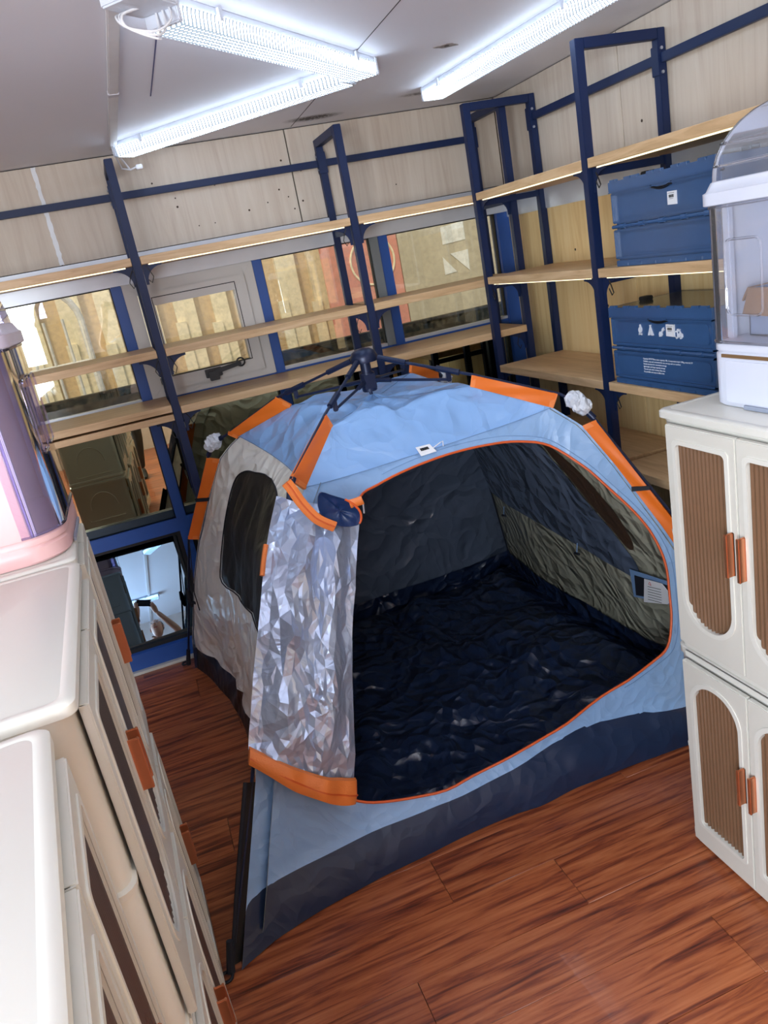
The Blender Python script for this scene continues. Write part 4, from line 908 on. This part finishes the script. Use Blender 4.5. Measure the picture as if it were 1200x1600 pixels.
patch('BR', 6, .020, [(.012, .03), (.012, .30), (.012, .575), (.175, .582), (.457, .587), (.613, .605), (.75, .630), (.80, .650), (.81, .56), (.787, .458), (.755, .34), (.726, .243), (.686, .14), (.62, .03), (.3, .02)], 'lining_dark', 'window_blind', lab='dark blackout blind over the right window', sm=1)
patch('BR', 6, .016, [(.70, .10), (.76, .14), (.82, .22), (.865, .32), (.86, .42), (.835, .50), (.80, .50), (.76, .34), (.72, .2)], 'mesh_brown', 'mesh_gap', n=14)
patch('LB', 5, .022, [(.60, .02), (.985, .02), (.99, .12), (.97, .22), (.85, .26), (.72, .22), (.62, .14)], 'lining_grey', 'grey_lining_top', n=16)
# corner seam inside, toggles, pocket with care label
MB().tube([Vector(wall('BR', .012, v, .02)) for v in [i / 20 * .92 for i in range(21)]], .004, 6).build('corner_seam', 'strap', tent)
for u, v in ((.137, .60), (.579, .58)):
    P = wn('BR', u, v, .028, 6, .014); tg = MB(); tg.tube([P, P + Vector((-.004, 0, -.02)), P + Vector((-.006, .003, -.045))], .0025, 5); tg.build('toggle_cord', 'thread', tent)
    MB().tube([P + Vector((-.008, -.018, -.046)), P + Vector((-.008, .018, -.052))], .006, 8).build('toggle', 'strap', tent)
def quadpatch(name, m_, loop, off, par=tent):
    vs2 = [Vector(wall('BR', u, v, off)) for u, v in loop]; n = len(vs2); nn = Vector((-.002, 0, 0)); return MB().add(vs2 + [p + nn for p in vs2], [tuple(range(n)), tuple(range(n, 2 * n))[::-1]] + [(i, (i + 1) % n, n + (i + 1) % n, n + i) for i in range(n)]).build(name, m_, par)
pc = quadpatch('pocket', 'thread', [(.785, .590), (.735, .715), (.90, .67), (.93, .575)], .035); quadpatch('pocket_inside', 'strap', [(.795, .607), (.752, .700), (.89, .655), (.915, .592)], .039, pc)
cl_ = quadpatch('care_label', 'paper', [(.835, .600), (.775, .712), (.865, .675), (.905, .640), (.895, .590)], .044)
lines_ = MB()
for k in range(6):
    a = Vector(wall('BR', .832 + .0 * k - .006 * k, .628 + .012 * k, .0475)); b_ = Vector(wall('BR', .878 - .006 * k, .618 + .012 * k, .0475)); lines_.bar(a, b_, .0018, .0012)
lines_.build('label_lines', 'ink', cl_); a = Vector(wall('BR', .848, .610, .0475)); MB().tube([a + Vector((0, .008, -.006)), a + Vector((0, -.008, -.006)), a + Vector((0, 0, .008))], .0011, 4, True).build('warning_mark', 'ink_red', cl_)
# ---- tub floor, crumpled glossy navy sheet
n = 120; fl = MB()
c4 = [Vector(wall('FR', 0.0, 1)), Vector(wall('FR', 1.0, 1)), Vector(wall('LB', 1.0, 1)), Vector(wall('LB', 0.0, 1))]
for i in range(n + 1):
    for j in range(n + 1):
        u, v = i / n, j / n
        fb_ = Vector(wall('FR', u, 1)); bb_ = Vector(wall('LB', u, 1)); ll = Vector(wall('LF', 1 - v, 1)); rr_ = Vector(wall('BR', 1 - v, 1))
        lin_ = fb_ * (1 - v) + bb_ * v + ll * (1 - u) + rr_ * u - (c4[0] * (1 - u) * (1 - v) + c4[1] * u * (1 - v) + c4[2] * u * v + c4[3] * (1 - u) * v)
        e = min(1, 12 * min(u, 1 - u, v, 1 - v))
        lin_ = Vector((.86, 2.98, 0)) + (lin_ - Vector((.86, 2.98, 0))) * .985
        lin_.z = .006 + e * (.040 * crease(u * 2.1, v * 2.1, 21, 2.0, 9) + .022 * crease(u * 2.1, v * 2.1, 22, 4.5, 7) + .012 * (noise.noise((u * 5, v * 5, 1)) + .5)); lin_.z = max(.004, lin_.z); fl.v.append(tuple(lin_))
for i in range(n):
    for j in range(n): a = i * (n + 1) + j; fl.f.append((a, a + n + 1, a + n + 2, a + 1))
fl.build('tub_floor', 'navy_floor', tent, smooth=True)['label'] = 'crumpled glossy navy groundsheet'
# tub sides inside (navy above the groundsheet)
for face, sd_ in (('LB', 5), ('BR', 6)):
    skin(face, sd_, .026, 'navy_floor', 'tub_side', nv=8, v0=.90, vmax=.997)
# ---- roof
rf_ = MB()
for face in ('FR', 'BR', 'LB', 'LF'):
    nu, nw = 44, 34; o0 = len(rf_.v)
    for i in range(nu + 1):
        for j in range(nw + 1):
            u, w2 = i / nu, j / nw; P = Vector(roof(face, u, w2)); ed = min(1, 5 * min(u, 1 - u) + .1) * min(1, 4 * w2) * min(1, 6 * (1 - w2) + .1)
            P.z += ed * (.024 * (crease(P.x, P.y, 31, 3.2, 9) - .35) + .010 * noise.noise((P.x * 4, P.y * 4, 3)))
            rr_ = math.hypot(P.x - TC[0], P.y - TC[1]); P.z += .022 * math.exp(-(rr_ / .035) ** 2)
            if rr_ < .25: P.z += .0035 * math.sin(math.atan2(P.y - TC[1], P.x - TC[0]) * 11) * math.exp(-rr_ / .07)
            rf_.v.append(tuple(P))
    for i in range(nu):
        for j in range(nw): a = o0 + i * (nw + 1) + j; rf_.f.append((a, a + nw + 1, a + nw + 2, a + 1))
rfo = rf_.build('roof', 'roof_fab', tent, smooth=True); rfo['label'] = 'pale blue roof canopy'
for face in ('FR', 'LF', 'LB', 'BR'):
    MB().tube([Vector(wall(face, i / 20, .0, -.003)) + Vector((0, 0, .002)) for i in range(21)], .0014, 4).build('seam', 'thread', rfo)
for k in 'LFRB':
    d = rdir(k); MB().tube([(TC[0] + d[0] * r, TC[1] + d[1] * r, rz_by_r(k, r) + .003) for r in [.04 + (RS[k] - .04) * i / 14 for i in range(15)]], .0013, 4).build('seam', 'thread', rfo)
# barcode tag on the roof edge
ta = [Vector(roof('FR', u, v)) for u, v in ((.454, .955), (.512, .962), (.521, 1.0), (.46, 1.0))]
ta[2] = Vector(wall('FR', .521, .010, -.004)); ta[3] = Vector(wall('FR', .46, .010, -.004))
ta = [p + Vector((0, -.006, .006)) for p in ta]; tgo = MB().add(ta + [p + Vector((0, 0, .0015)) for p in ta], [(0, 1, 2, 3), (7, 6, 5, 4), (0, 4, 5, 1), (1, 5, 6, 2), (2, 6, 7, 3), (3, 7, 4, 0)]).build('price_tag', 'paper', tent)
bars = MB()
for k in range(11):
    t0 = .22 + .05 * k; a = ta[0].lerp(ta[1], t0); b_ = ta[3].lerp(ta[2], t0); bars.bar(a.lerp(b_, .25) + Vector((0, 0, .002)), a.lerp(b_, .55) + Vector((0, 0, .002)), .0022 if k % 3 else .004, .001)
bars.build('barcode', 'ink', tgo)
p_ = ta[1].lerp(ta[2], .5); MB().tube([p_, p_ + Vector((.03, .0, .012)), p_ + Vector((.045, .012, .012)), p_ + Vector((.035, -.012, .0))], .002, 5).build('tag_loop', 'paper', tgo)

# ---- poles, hub and struts
POLE = {'L': [(.06, 1.525), (.46, 1.41), (.79, 1.262), (.87, 1.235), (.92, 1.175), (1.19, .755), (1.455, .012)],
        'R': [(.06, 1.525), (.43, 1.415), (.74, 1.31), (.80, 1.272), (.85, 1.21), (1.11, .80), (1.475, .012)],
        'F': [(.06, 1.525), (.355, 1.40), (.62, 1.262), (.655, 1.232), (.69, 1.17), (.97, .83), (1.22, .42), (1.485, .012)],
        'B': [(.06, 1.525), (.44, 1.42), (.72, 1.32), (.80, 1.27), (.85, 1.21), (1.10, .80), (1.44, .012)]}
HUBC = Vector((.855, 2.945, 0))
def pp(k, r, z): d = rdir(k); return Vector((HUBC.x + d[0] * r, HUBC.y + d[1] * r, z))
hub = MB(); hub.cyl(HUBC + Vector((0, 0, 1.405)), HUBC + Vector((0, 0, 1.54)), .021, 16); hub.cyl(HUBC + Vector((0, 0, 1.40)), HUBC + Vector((0, 0, 1.475)), .030, 16)
hub.box(HUBC.x - .024, HUBC.y - .03, 1.41, HUBC.x + .024, HUBC.y - .024, 1.47); hb = hub.build('hub_post', 'pole', tent, bevel=.003)
MB().loft([[(HUBC.x + r * math.cos(a), HUBC.y + r * math.sin(a), z) for a in [2 * PI * i / 20 for i in range(20)]] for r, z in ((.03, 1.512), (.052, 1.515), (.055, 1.535), (.045, 1.556), (.028, 1.566), (.004, 1.570))]).build('hub_cap', 'pole', hb, smooth=True)
MB().tube([HUBC + Vector((0, 0, 1.405)), HUBC + Vector((.004, 0, 1.375))], .007, 8).build('hub_hook', 'pole', hb)
for k in 'LFRB':
    P3 = [pp(k, r, z) for r, z in POLE[k]]
    # hinge arm (thick) then rod
    MB().tube([P3[0], P3[0].lerp(P3[1], .30)], .011, 10).build('hub_arm', 'pole', tent)
    po = MB().tube([P3[0]] + P3[1:3], .0058, 8).build('upper_pole', 'pole', tent, smooth=True)
    MB().tube([P3[0].lerp(P3[1], .62), P3[0].lerp(P3[1], .86)], .0115, 10).build('pole_sleeve', 'pole', po)
    J = P3[0].lerp(P3[1], .74) + Vector((0, 0, -.035)); S = HUBC + Vector((*[c * .03 for c in rdir(k)], 1.44))
    MB().tube([S, J], .0055, 8).build('strut', 'pole', tent)
    MB().bar(P3[0].lerp(P3[1], .74), J + Vector((0, 0, -.008)), .012, .018).build('strut_joint', 'pole', tent, bevel=.003)
    MB().tube([S.lerp(J, .0), S.lerp(J, .22)], .009, 8).build('strut_socket', 'pole', tent)
    lo = MB().tube(P3[2:4] + P3[4:], .0058, 8).build('lower_pole', 'pole', tent, smooth=True)
    MB().tube([P3[2].lerp(P3[3], .3), P3[3], P3[4]], .012, 10).build('elbow_joint', 'pole', tent, smooth=True)
    d = rdir(k); F_ = P3[-1]; ft = MB(); ft.tube([F_ + Vector((0, 0, .09)) - Vector((d[0], d[1], 0)) * .03, F_ + Vector((0, 0, .0))], [.010, .013], 8)
    ft.tube([F_ + Vector((.018 * math.cos(a) + d[0] * .02, .018 * math.sin(a) + d[1] * .02, .003)) for a in [2 * PI * i / 12 for i in range(12)]], .005, 6, True); ft.build('pole_foot', 'strap', tent)
    # crumpled wrap left on the elbow
    if k != 'F':
        c = P3[3]; ax = (P3[4] - P3[2]).normalized(); bw = MB(); u_ = ax.orthogonal().normalized(); w3 = ax.cross(u_); rings = []
        for i in range(13):
            t_ = i / 12; rr_ = .014 + .020 * math.sin(PI * t_) ** .6; rings.append([tuple(c + ax * (t_ - .5) * .10 + (u_ * math.cos(a) + w3 * math.sin(a)) * rr_ * (1 + .45 * noise.noise((math.cos(a) * 2.3, math.sin(a) * 2.3, t_ * 6 + ord(k))))) for a in [2 * PI * q / 16 for q in range(16)]])
        bw.loft(rings); bw.tube([c + ax * .04, c + ax * .07 + w3 * .02, c + ax * .085 + w3 * .01], .0018, 4); bw.build('plastic_wrap', 'bubble', tent)['label'] = 'crumpled white plastic wrap'
# orange sleeves between pole and canopy
def ribp(k, r): d = rdir(k); return Vector((TC[0] + d[0] * r, TC[1] + d[1] * r, rz_by_r(k, r)))
def sleeve(k, p0, p1, f0, f1, mid=True, strapat=None, name='orange_sleeve'):
    A = [pp(k, *p0), pp(k, *p1)]; Bq = [ribp(k, f0), ribp(k, f1)]; d = rdir(k); nn = Vector((-d[1], d[0], 0)) * .0045; n = 16; m_ = 6; sl = []
    for s in (-1, 1):
        for i in range(n + 1):
            for j in range(m_ + 1):
                t_ = i / n; q = j / m_; r_t = f0 + (f1 - f0) * t_; P = A[0].lerp(A[1], t_).lerp(ribp(k, r_t), q); wv = .004 * math.sin(t_ * 9 + q * 3) * math.sin(PI * q) * math.sin(PI * t_)
                sl.append(P + nn * s * (1 + .6 * (1 - q)) + nn / .0045 * wv)
    mb = MB(); mb.v = [tuple(p) for p in sl]; K = (n + 1) * (m_ + 1)
    for s in (0, 1):
        for i in range(n):
            for j in range(m_): a = s * K + i * (m_ + 1) + j; mb.f.append((a, a + m_ + 1, a + m_ + 2, a + 1) if s else (a, a + 1, a + m_ + 2, a + m_ + 1))
    for i in range(n): a = i * (m_ + 1); mb.f.append((a, a + m_ + 1, K + a + m_ + 1, K + a)); a += m_; mb.f.append((a, K + a, K + a + m_ + 1, a + m_ + 1))
    for j in range(m_): mb.f.append((j, K + j, K + j + 1, j + 1)); a = n * (m_ + 1) + j; mb.f.append((a, a + 1, K + a + 1, K + a))
    o = mb.build(name, 'orange', tent, smooth=True)
    for t_ in (.015, .985): MB().bar(A[0].lerp(A[1], t_), Vector(ribp(k, f0 + (f1 - f0) * t_)), .018, .012, tuple(nn)).build('hem', 'orange_zip', o)
    if strapat:
        t_ = strapat; a = A[0].lerp(A[1], t_); b_ = ribp(k, f0 + (f1 - f0) * t_); ex = (a - b_).normalized() * .006
        MB().bar(a + ex, b_ - ex, .016, .024, tuple(nn)).build('strap', 'strap', o)
    return o
sleeve('L', (.46, 1.41), (.77, 1.272), .40, .73); sleeve('L', (.93, 1.162), (1.19, .755), .868, 1.13, strapat=.50)
sleeve('R', (.43, 1.415), (.73, 1.314), .41, .70); sleeve('R', (.855, 1.205), (1.16, .70), .80, 1.10, strapat=.52)
sleeve('B', (.44, 1.42), (.72, 1.32), .40, .70); sleeve('B', (.855, 1.205), (1.10, .80), .862, 1.10)
sleeve('F', (.36, 1.398), (.645, 1.255), .344, .59)
# webbing edge down the front corner and at the left foot
eF = [pp('F', r, z) for r, z in ((1.22, .48), (1.30, .34), (1.38, .2), (1.47, .03))]
MB().tube(eF, .007, 6).build('corner_webbing', 'strap', tent, smooth=True)
fc = MB(); a0 = [Vector(wall('FR', 0, v)) for v in (.62, .72, .82, .92, .99)]; b0 = [pp('F', r, z) for r, z in ((1.22, .48), (1.28, .37), (1.34, .26), (1.41, .13), (1.47, .02))]
for i in range(4): fc.add([a0[i], b0[i], b0[i + 1], a0[i + 1]], [(0, 1, 2, 3)])
fc.build('corner_gusset', 'tub_black', tent)
Lf = pp('L', 1.30, .42); MB().tube([Lf + Vector((0, 0, .05)), Lf, Lf + Vector((.0, .0, -.05))], [.009, .017, .008], 8).build('cord_adjuster', 'strap', tent, smooth=True)
MB().tube([pp('L', 1.31, .40), Vector(wall('LF', .02, .68, 0))], .008, 6).build('tie_strap', 'strap', tent)
MB().tube([pp('L', 1.19, .755), Vector(wall('LF', .06, .62, -.02)) + Vector((-.01, .05, 0)), Vector(wall('LF', .05, .7, 0))], .003, 5).build('guy_cord', 'strap', tent)

# ---- the unzipped door: silver side out, hanging over the front corner
RE = [(0.581, 2.41, 1.094), (0.501, 2.306, 0.93), (0.43, 2.233, 0.75), (0.374, 2.17, 0.564), (0.334, 2.122, 0.414), (0.29, 2.077, 0.28)]
LE = [(0.328, 2.438, 1.226), (0.241, 2.34, 1.091), (0.163, 2.234, 0.933), (0.092, 2.159, 0.77), (0.039, 2.112, 0.635), (0.007, 2.08, 0.55)]
def curve(P, t):
    k = t * (len(P) - 1); i = min(int(k), len(P) - 2); f = k - i; p0 = Vector(P[max(i - 1, 0)]); p1 = Vector(P[i]); p2 = Vector(P[i + 1]); p3 = Vector(P[min(i + 2, len(P) - 1)])
    return .5 * (2 * p1 + (p2 - p0) * f + (2 * p0 - 5 * p1 + 4 * p2 - p3) * f * f + (3 * p1 - p0 - 3 * p2 + p3) * f ** 3)
def flap(s, t, off=0, rough=True):
    a = curve(LE, t); b_ = curve(RE, t); P = a.lerp(b_, s)
    nn = (b_ - a).cross(curve(LE, min(1, t + .05)) - curve(LE, max(0, t - .05))).normalized()
    if nn.y > 0: nn = -nn
    bulge = .055 * math.sin(PI * s) ** .8 * min(1, .35 + 3 * t)
    big = .022 * math.cos(s * 2 * PI * 2.5 + 3 * t + 2 * noise.noise((s * 2, t * 2, 4))) * (1 - .6 * t) * min(1, .3 + 4 * t) * math.sin(PI * min(1, s * 1.0)) ** .5
    P = P + nn * (bulge + big + off) - Vector((0, 0, .035 * math.sin(PI * s) * t ** 2))
    if rough:
        q = (s * .34, t * .85, 0); wv = noise.noise_vector((q[0] * 4, q[1] * 4, 8)) * .05; qx, qy = q[0] + wv.x, q[1] + wv.y
        c = 0
        for a_, f_, am in ((.5, 6, .018), (2.0, 7, .016), (1.2, 12, .009), (2.7, 13, .009)):
            ca, sa = math.cos(a_), math.sin(a_); X_, Y_ = qx * ca - qy * sa, qx * sa + qy * ca
            c += am * (1 - abs(noise.noise((X_ * f_, Y_ * f_ * .45, a_ * 9))) * 2.6)
        P += nn * (c - .024) * min(1, 6 * min(s, 1 - s) + .25)
    return P
# crumpled foil: irregular flat facets, coarse folds over fine ones
rf2 = random.Random(12); V = []; E_ = []
bd = [(i / 16, 0) for i in range(16)] + [(1, i / 34) for i in range(34)] + [(1 - i / 16, 1) for i in range(16)] + [(0, 1 - i / 34) for i in range(34)]
V = [Vector(p) for p in bd]; E_ = [(i, (i + 1) % len(bd)) for i in range(len(bd))]
tries = 0
while len(V) < 1500 and tries < 60000:
    tries += 1; p = Vector((rf2.uniform(.015, .985), rf2.uniform(.01, .99))); dn = .013 + .020 * (.5 + .5 * noise.noise((p.x * 3, p.y * 7, 5)))
    if all(abs(p.x - q.x) * .33 > dn or abs(p.y - q.y) * .9 > dn or math.hypot((p.x - q.x) * .33, (p.y - q.y) * .9) > dn for q in V): V.append(p)
rr3 = delaunay_2d_cdt(V, E_, [], 0, 1e-6); fm = MB()
for p in rr3[0]:
    s, t_ = min(1, max(0, p[0])), min(1, max(0, p[1])) * .90; P = flap(s, t_); nn = (Vector((0, 0, 1.9)) - P).normalized(); P += nn * rf2.uniform(-.0065, .0065) * min(1, 8 * min(s, 1 - s) + .2); fm.v.append(tuple(P))
fm.f = [tuple(f) for f in rr3[2]]
fo = fm.build('door_flap', 'foil', tent); fo['label'] = 'crumpled silver door flap hanging over the front corner'
bm_ = MB(); nb = 50; K = 6
for i in range(nb + 1):
    s = i / nb; top = flap(s, .885, .006, False); bot = flap(s, 1.0, .004, False); wv = .006 * math.sin(s * 14)
    for j in range(K + 1): q = j / K; P = top.lerp(bot, q); P.y -= .008 * math.sin(PI * q) + .012; P.z += wv * q * .5; bm_.v.append(tuple(P))
    for j in range(K, -1, -1): q = j / K; P = top.lerp(bot, q); P.y += .006; bm_.v.append(tuple(P))
R2 = 2 * (K + 1)
for i in range(nb):
    for j in range(R2): a = i * R2 + j; b2 = i * R2 + (j + 1) % R2; bm_.f.append((a, b2, b2 + R2, a + R2))
bm_.f += [tuple(range(R2)), tuple(nb * R2 + j for j in range(R2))[::-1]]
bb2 = bm_.build('flap_hem', 'orange_zip', tent, smooth=True); bb2['label'] = 'orange zip band along the flap bottom'
MB().tube([flap(i / 40, .945, .016, False) + Vector((0, -.006, 0)) for i in range(41)], .0035, 5).build('zip_teeth', 'piping', bb2)
MB().tube([flap(.004, .18 + .10 * i / 6, .004, False) + Vector((-.006, -.004, 0)) for i in range(7)], .008, 6).build('edge_tape', 'orange_zip', tent)
# rolled head of the flap: orange zip band looping over a navy pocket
def ribbon(name, pts, w_, m_, up, par=tent, th=.006):
    P = smooth_loop([tuple(p) for p in pts], 6, False); n = len(P); mb = MB(); rings = []
    for i, p in enumerate(P):
        p = Vector(p); d = (Vector(P[min(i + 1, n - 1)]) - Vector(P[max(i - 1, 0)])).normalized(); u_ = Vector(up); s_ = (u_ - d * u_.dot(d)).normalized(); nn = d.cross(s_); ww = w_(i / (n - 1)) if callable(w_) else w_
        rings.append([tuple(p + s_ * ww / 2 * a + nn * th * b_) for a, b_ in ((-1, .2), (-.7, 1), (0, 1.3), (.7, 1), (1, .2), (1, -.5), (0, -.8), (-1, -.5))])
    mb.loft(rings); return mb.build(name, m_, par, smooth=True)
def fl_(p, off): d = (Vector((0, 0, 1.9)) - Vector(p)).normalized(); return Vector(p) + d * off
B1 = [fl_(p, .085) for p in [(0.366, 2.414, 1.268), (0.378, 2.413, 1.242), (0.400, 2.409, 1.185), (0.435, 2.40, 1.125), (0.486, 2.394, 1.083)]]
ob = ribbon('orange_band', B1, .034, 'orange_zip', (.75, -.05, .45), th=.005); ribbon('zip_teeth', [fl_(p, .008) for p in B1], .005, 'piping', (.75, -.05, .45), ob, th=.002)
pv = [fl_(p, .075) for p in [(0.462, 2.40, 1.207), (0.501, 2.392, 1.190), (0.547, 2.38, 1.160), (0.575, 2.372, 1.118), (0.565, 2.374, 1.078), (0.520, 2.386, 1.076), (0.480, 2.395, 1.100), (0.448, 2.40, 1.150)]]
pv = smooth_loop([tuple(p) for p in pv], 4); c = sum((Vector(p) for p in pv), Vector()) / len(pv); dv = (Vector((0, 0, 1.9)) - c).normalized()
pm_ = MB(); rings = []
for q, lift in ((1.0, -.035), (1.03, -.012), (1.0, .004), (.85, -.004), (.6, -.014), (.3, -.02), (.04, -.02)): rings.append([tuple(c + (Vector(p) - c) * q + dv * (lift + .004 * math.sin(i * .9))) for i, p in enumerate(pv)])
pm_.loft(rings); pm_.build('rolled_flap_head', 'pouch', tent, smooth=True)['label'] = 'navy inside of the rolled flap head'
MB().tube([Vector(p) + dv * .004 for p in pv[7:17]], .004, 6).build('orange_edge', 'piping', tent)
ribbon('orange_band', [fl_(p, .07) for p in [(.548, 2.378, 1.150), (.568, 2.372, 1.152), (.590, 2.364, 1.156)]], .030, 'orange_zip', (0, -.2, 1), th=.005)
MB().tube([fl_((.576, 2.37, 1.17), .01), fl_((.59, 2.366, 1.15), .014), fl_((.586, 2.366, 1.11), .014)], .003, 5).build('zip_slider', 'alu', tent)

# ================================================================== the photographer (seen only in the window reflections)
def person():
    r = thing('person', 'person in blue shirt and dark trousers holding a phone up, seen in the window reflection', 'person', (-.28, -.68, 0))
    J = {}; me = bpy.data.meshes.new('body'); V = []; E_ = []; Rr = []
    def v(p, rad, frm=None):
        V.append(p); Rr.append(rad); i = len(V) - 1
        if frm is not None: E_.append((frm, i))
        return i
    hip = v((-.24, -.66, .95), .14); wst = v((-.18, -.64, 1.08), .125, hip); ch = v((-.05, -.56, 1.34), .155, wst); nk0 = v((.03, -.47, 1.52), .095, ch); nk = v((.06, -.44, 1.595), .052, nk0); v((.07, -.43, 1.61), .05, nk)
    for s in (-1, 1):
        th = v((-.24 + s * .095, -.66, .88), .095, hip); kn = v((-.27 + s * .13, -.62 - .10 * s, .48), .06, th); an = v((-.33 + s * .14, -.70 - .16 * s, .10), .042, kn)
    arms = {}
    for s in (-1, 1):
        sh = v((.02 + s * .17, -.50 + s * .03, 1.49), .062, nk0); el = v((.05 + s * .25, -.28, 1.56), .045, sh); wr_ = v((s * .105, -.115, 1.80), .028, el); arms[s] = Vector(V[wr_])
    me.from_pydata(V, E_, []); ob = bpy.data.objects.new('body', me); col.objects.link(ob)
    md = ob.modifiers.new('skin', 'SKIN'); md.use_smooth_shade = True
    for i, q in enumerate(me.skin_vertices[0].data): q.radius = (Rr[i], Rr[i]); q.use_root = (i == 0)
    ss = ob.modifiers.new('sub', 'SUBSURF'); ss.levels = 2; ss.render_levels = 2
    dg = bpy.context.evaluated_depsgraph_get(); m2 = bpy.data.meshes.new_from_object(ob.evaluated_get(dg)); bpy.data.objects.remove(ob)
    m2.name = 'body'; m2.materials.clear()
    for k in ('skin', 'shirt', 'trousers'): m2.materials.append(M[k])
    for p in m2.polygons:
        c = p.center; p.use_smooth = True
        p.material_index = 2 if c.z < 1.0 else (1 if c.z < 1.585 and not (c.y > -.36) else 0)
    o = bpy.data.objects.new('body', m2); col.objects.link(o); adopt(o, r)
    # head with face, glasses and hair
    hc = Vector((.08, -.40, 1.70)); look = (Vector((0, 0, 1.9)) - hc).normalized(); sx = look.cross(Vector((0, 0, 1))).normalized(); up = sx.cross(look); hm_ = MB(); rings = []
    for i in range(15):
        t_ = i / 14; a = -PI / 2 + PI * t_; z = math.sin(a) * .115; rr_ = math.cos(a); wdt = .074 * (rr_ ** .8) * (1 - .18 * (1 - t_)); rings.append([tuple(hc + up * z + sx * math.cos(b_) * wdt + look * math.sin(b_) * (.092 * rr_ ** .85 + (.012 if math.sin(b_) > .8 and .38 < t_ < .5 else 0))) for b_ in [2 * PI * q / 20 for q in range(20)]])
    hd = hm_.loft(rings).build('head', 'skin', r, smooth=True)
    nsx = MB(); nsx.tube([hc + look * .088 + up * .018, hc + look * .108 - up * .018, hc + look * .088 - up * .024], [.006, .012, .006], 8); nsx.build('nose', 'skin', hd, smooth=True)
    MB().tube([hc + look * .082 - up * .052 + sx * .022 * k for k in (-1, 0, 1)], .005, 6).build('mouth', 'ink_red', hd, smooth=True)
    gl = MB()
    for s in (-1, 1):
        gl.tube([hc + look * .098 + up * (.020 + .018 * math.sin(a)) + sx * (s * .033 + .024 * math.cos(a)) for a in [2 * PI * q / 14 for q in range(14)]], .0025, 5, True); gl.tube([hc + look * .096 + up * .02 + sx * s * .057, hc + up * .018 + sx * s * .074], .0022, 5)
        MB().tube([hc + look * .084 + up * .02 + sx * (s * .033 - .006), hc + look * .084 + up * .02 + sx * (s * .033 + .006)], .006, 8).build('eye', 'ink', hd)
        MB().tube([hc + sx * s * .074 + up * .025, hc + sx * s * .080 + up * .005, hc + sx * s * .074 - up * .02], .008, 6).build('ear', 'skin', hd, smooth=True)
    gl.build('glasses', 'cable_white', hd)
    hr = MB(); rings = []
    for i in range(9):
        a = PI / 2 * i / 8; rings.append([tuple(hc - look * .012 + up * (.02 + .105 * math.sin(a)) + sx * math.cos(b_) * .080 * math.cos(a) + look * math.sin(b_) * .098 * math.cos(a) * (.72 if math.sin(b_) > 0 else 1)) for b_ in [2 * PI * q / 18 for q in range(18)]])
    hr.loft(rings).build('hair', 'hair', hd, smooth=True)
    # shoes
    for s in (-1, 1):
        an = Vector((-.33 + s * .14, -.70 - .16 * s, 0)); f = MB(); rings = []
        for t_, w3, h in ((-.09, .028, .07), (-.06, .04, .10), (.0, .042, .09), (.07, .045, .06), (.13, .043, .045), (.17, .03, .03)): rings.append([tuple(an + Vector((math.cos(a) * w3, t_, max(0, h / 2 + math.sin(a) * h / 2)))) for a in [2 * PI * q / 12 for q in range(12)]])
        f.loft(rings).build('shoe', 'shoe', r, smooth=True)
    # hands: palm, four fingers and thumb each, gripping the phone's ends
    fwd = Vector((RR[2][0], RR[2][1], RR[2][2])); rgt = Vector((RR[0][0], RR[0][1], RR[0][2])); upv = -Vector((RR[1][0], RR[1][1], RR[1][2])); pc0 = Vector((0, 0, 1.9)) - fwd * .016
    for s in (-1, 1):
        gp = pc0 + rgt * s * .084; wr_ = arms[s]; hm2 = MB(); hm2.tube([wr_, wr_.lerp(gp, .5), gp - fwd * .01], [.026, .034, .026], 10)
        for k in range(4):
            b0 = gp + upv * (.034 - .021 * k) - fwd * .004; Lg = (.055, .062, .058, .045)[k]
            hm2.tube([b0 + rgt * s * .006, b0 + rgt * s * .004 + fwd * .018, b0 - rgt * s * Lg * .5 + fwd * .024, b0 - rgt * s * Lg + fwd * .02] if abs(b0.z) < 0 else [b0 + rgt * s * .004, b0 + rgt * s * .004 - fwd * .0, b0 - rgt * s * Lg * .35 - fwd * .010, b0 - rgt * s * Lg * .7 - fwd * .008], [.009, .009, .008, .007], 8)
        tb = gp - upv * .035 - fwd * .01; hm2.tube([tb, tb - rgt * s * .02 - fwd * .012 + upv * .012, tb - rgt * s * .045 - fwd * .012 + upv * .028], [.011, .010, .008], 8)
        hm2.build('hand', 'skin', r, smooth=True)
    return r
person()
pc0 = Vector((0, 0, 1.9)); fwd = Vector(RR[2]); rgt = Vector(RR[0]); upv = -Vector(RR[1])
mtx = Matrix(((rgt.x, -fwd.x, upv.x, -fwd.x * .012), (rgt.y, -fwd.y, upv.y, -fwd.y * .012), (rgt.z, -fwd.z, upv.z, 1.9 - fwd.z * .012), (0, 0, 0, 1)))
ph = MB().box(-.078, 0, -.037, .078, .008, .037, mtx).build('phone', 'phone', bevel=.003)
tag(ph, "dark phone held up in the person's hands, seen in the window reflection", 'phone')
bpy.context.view_layer.update()
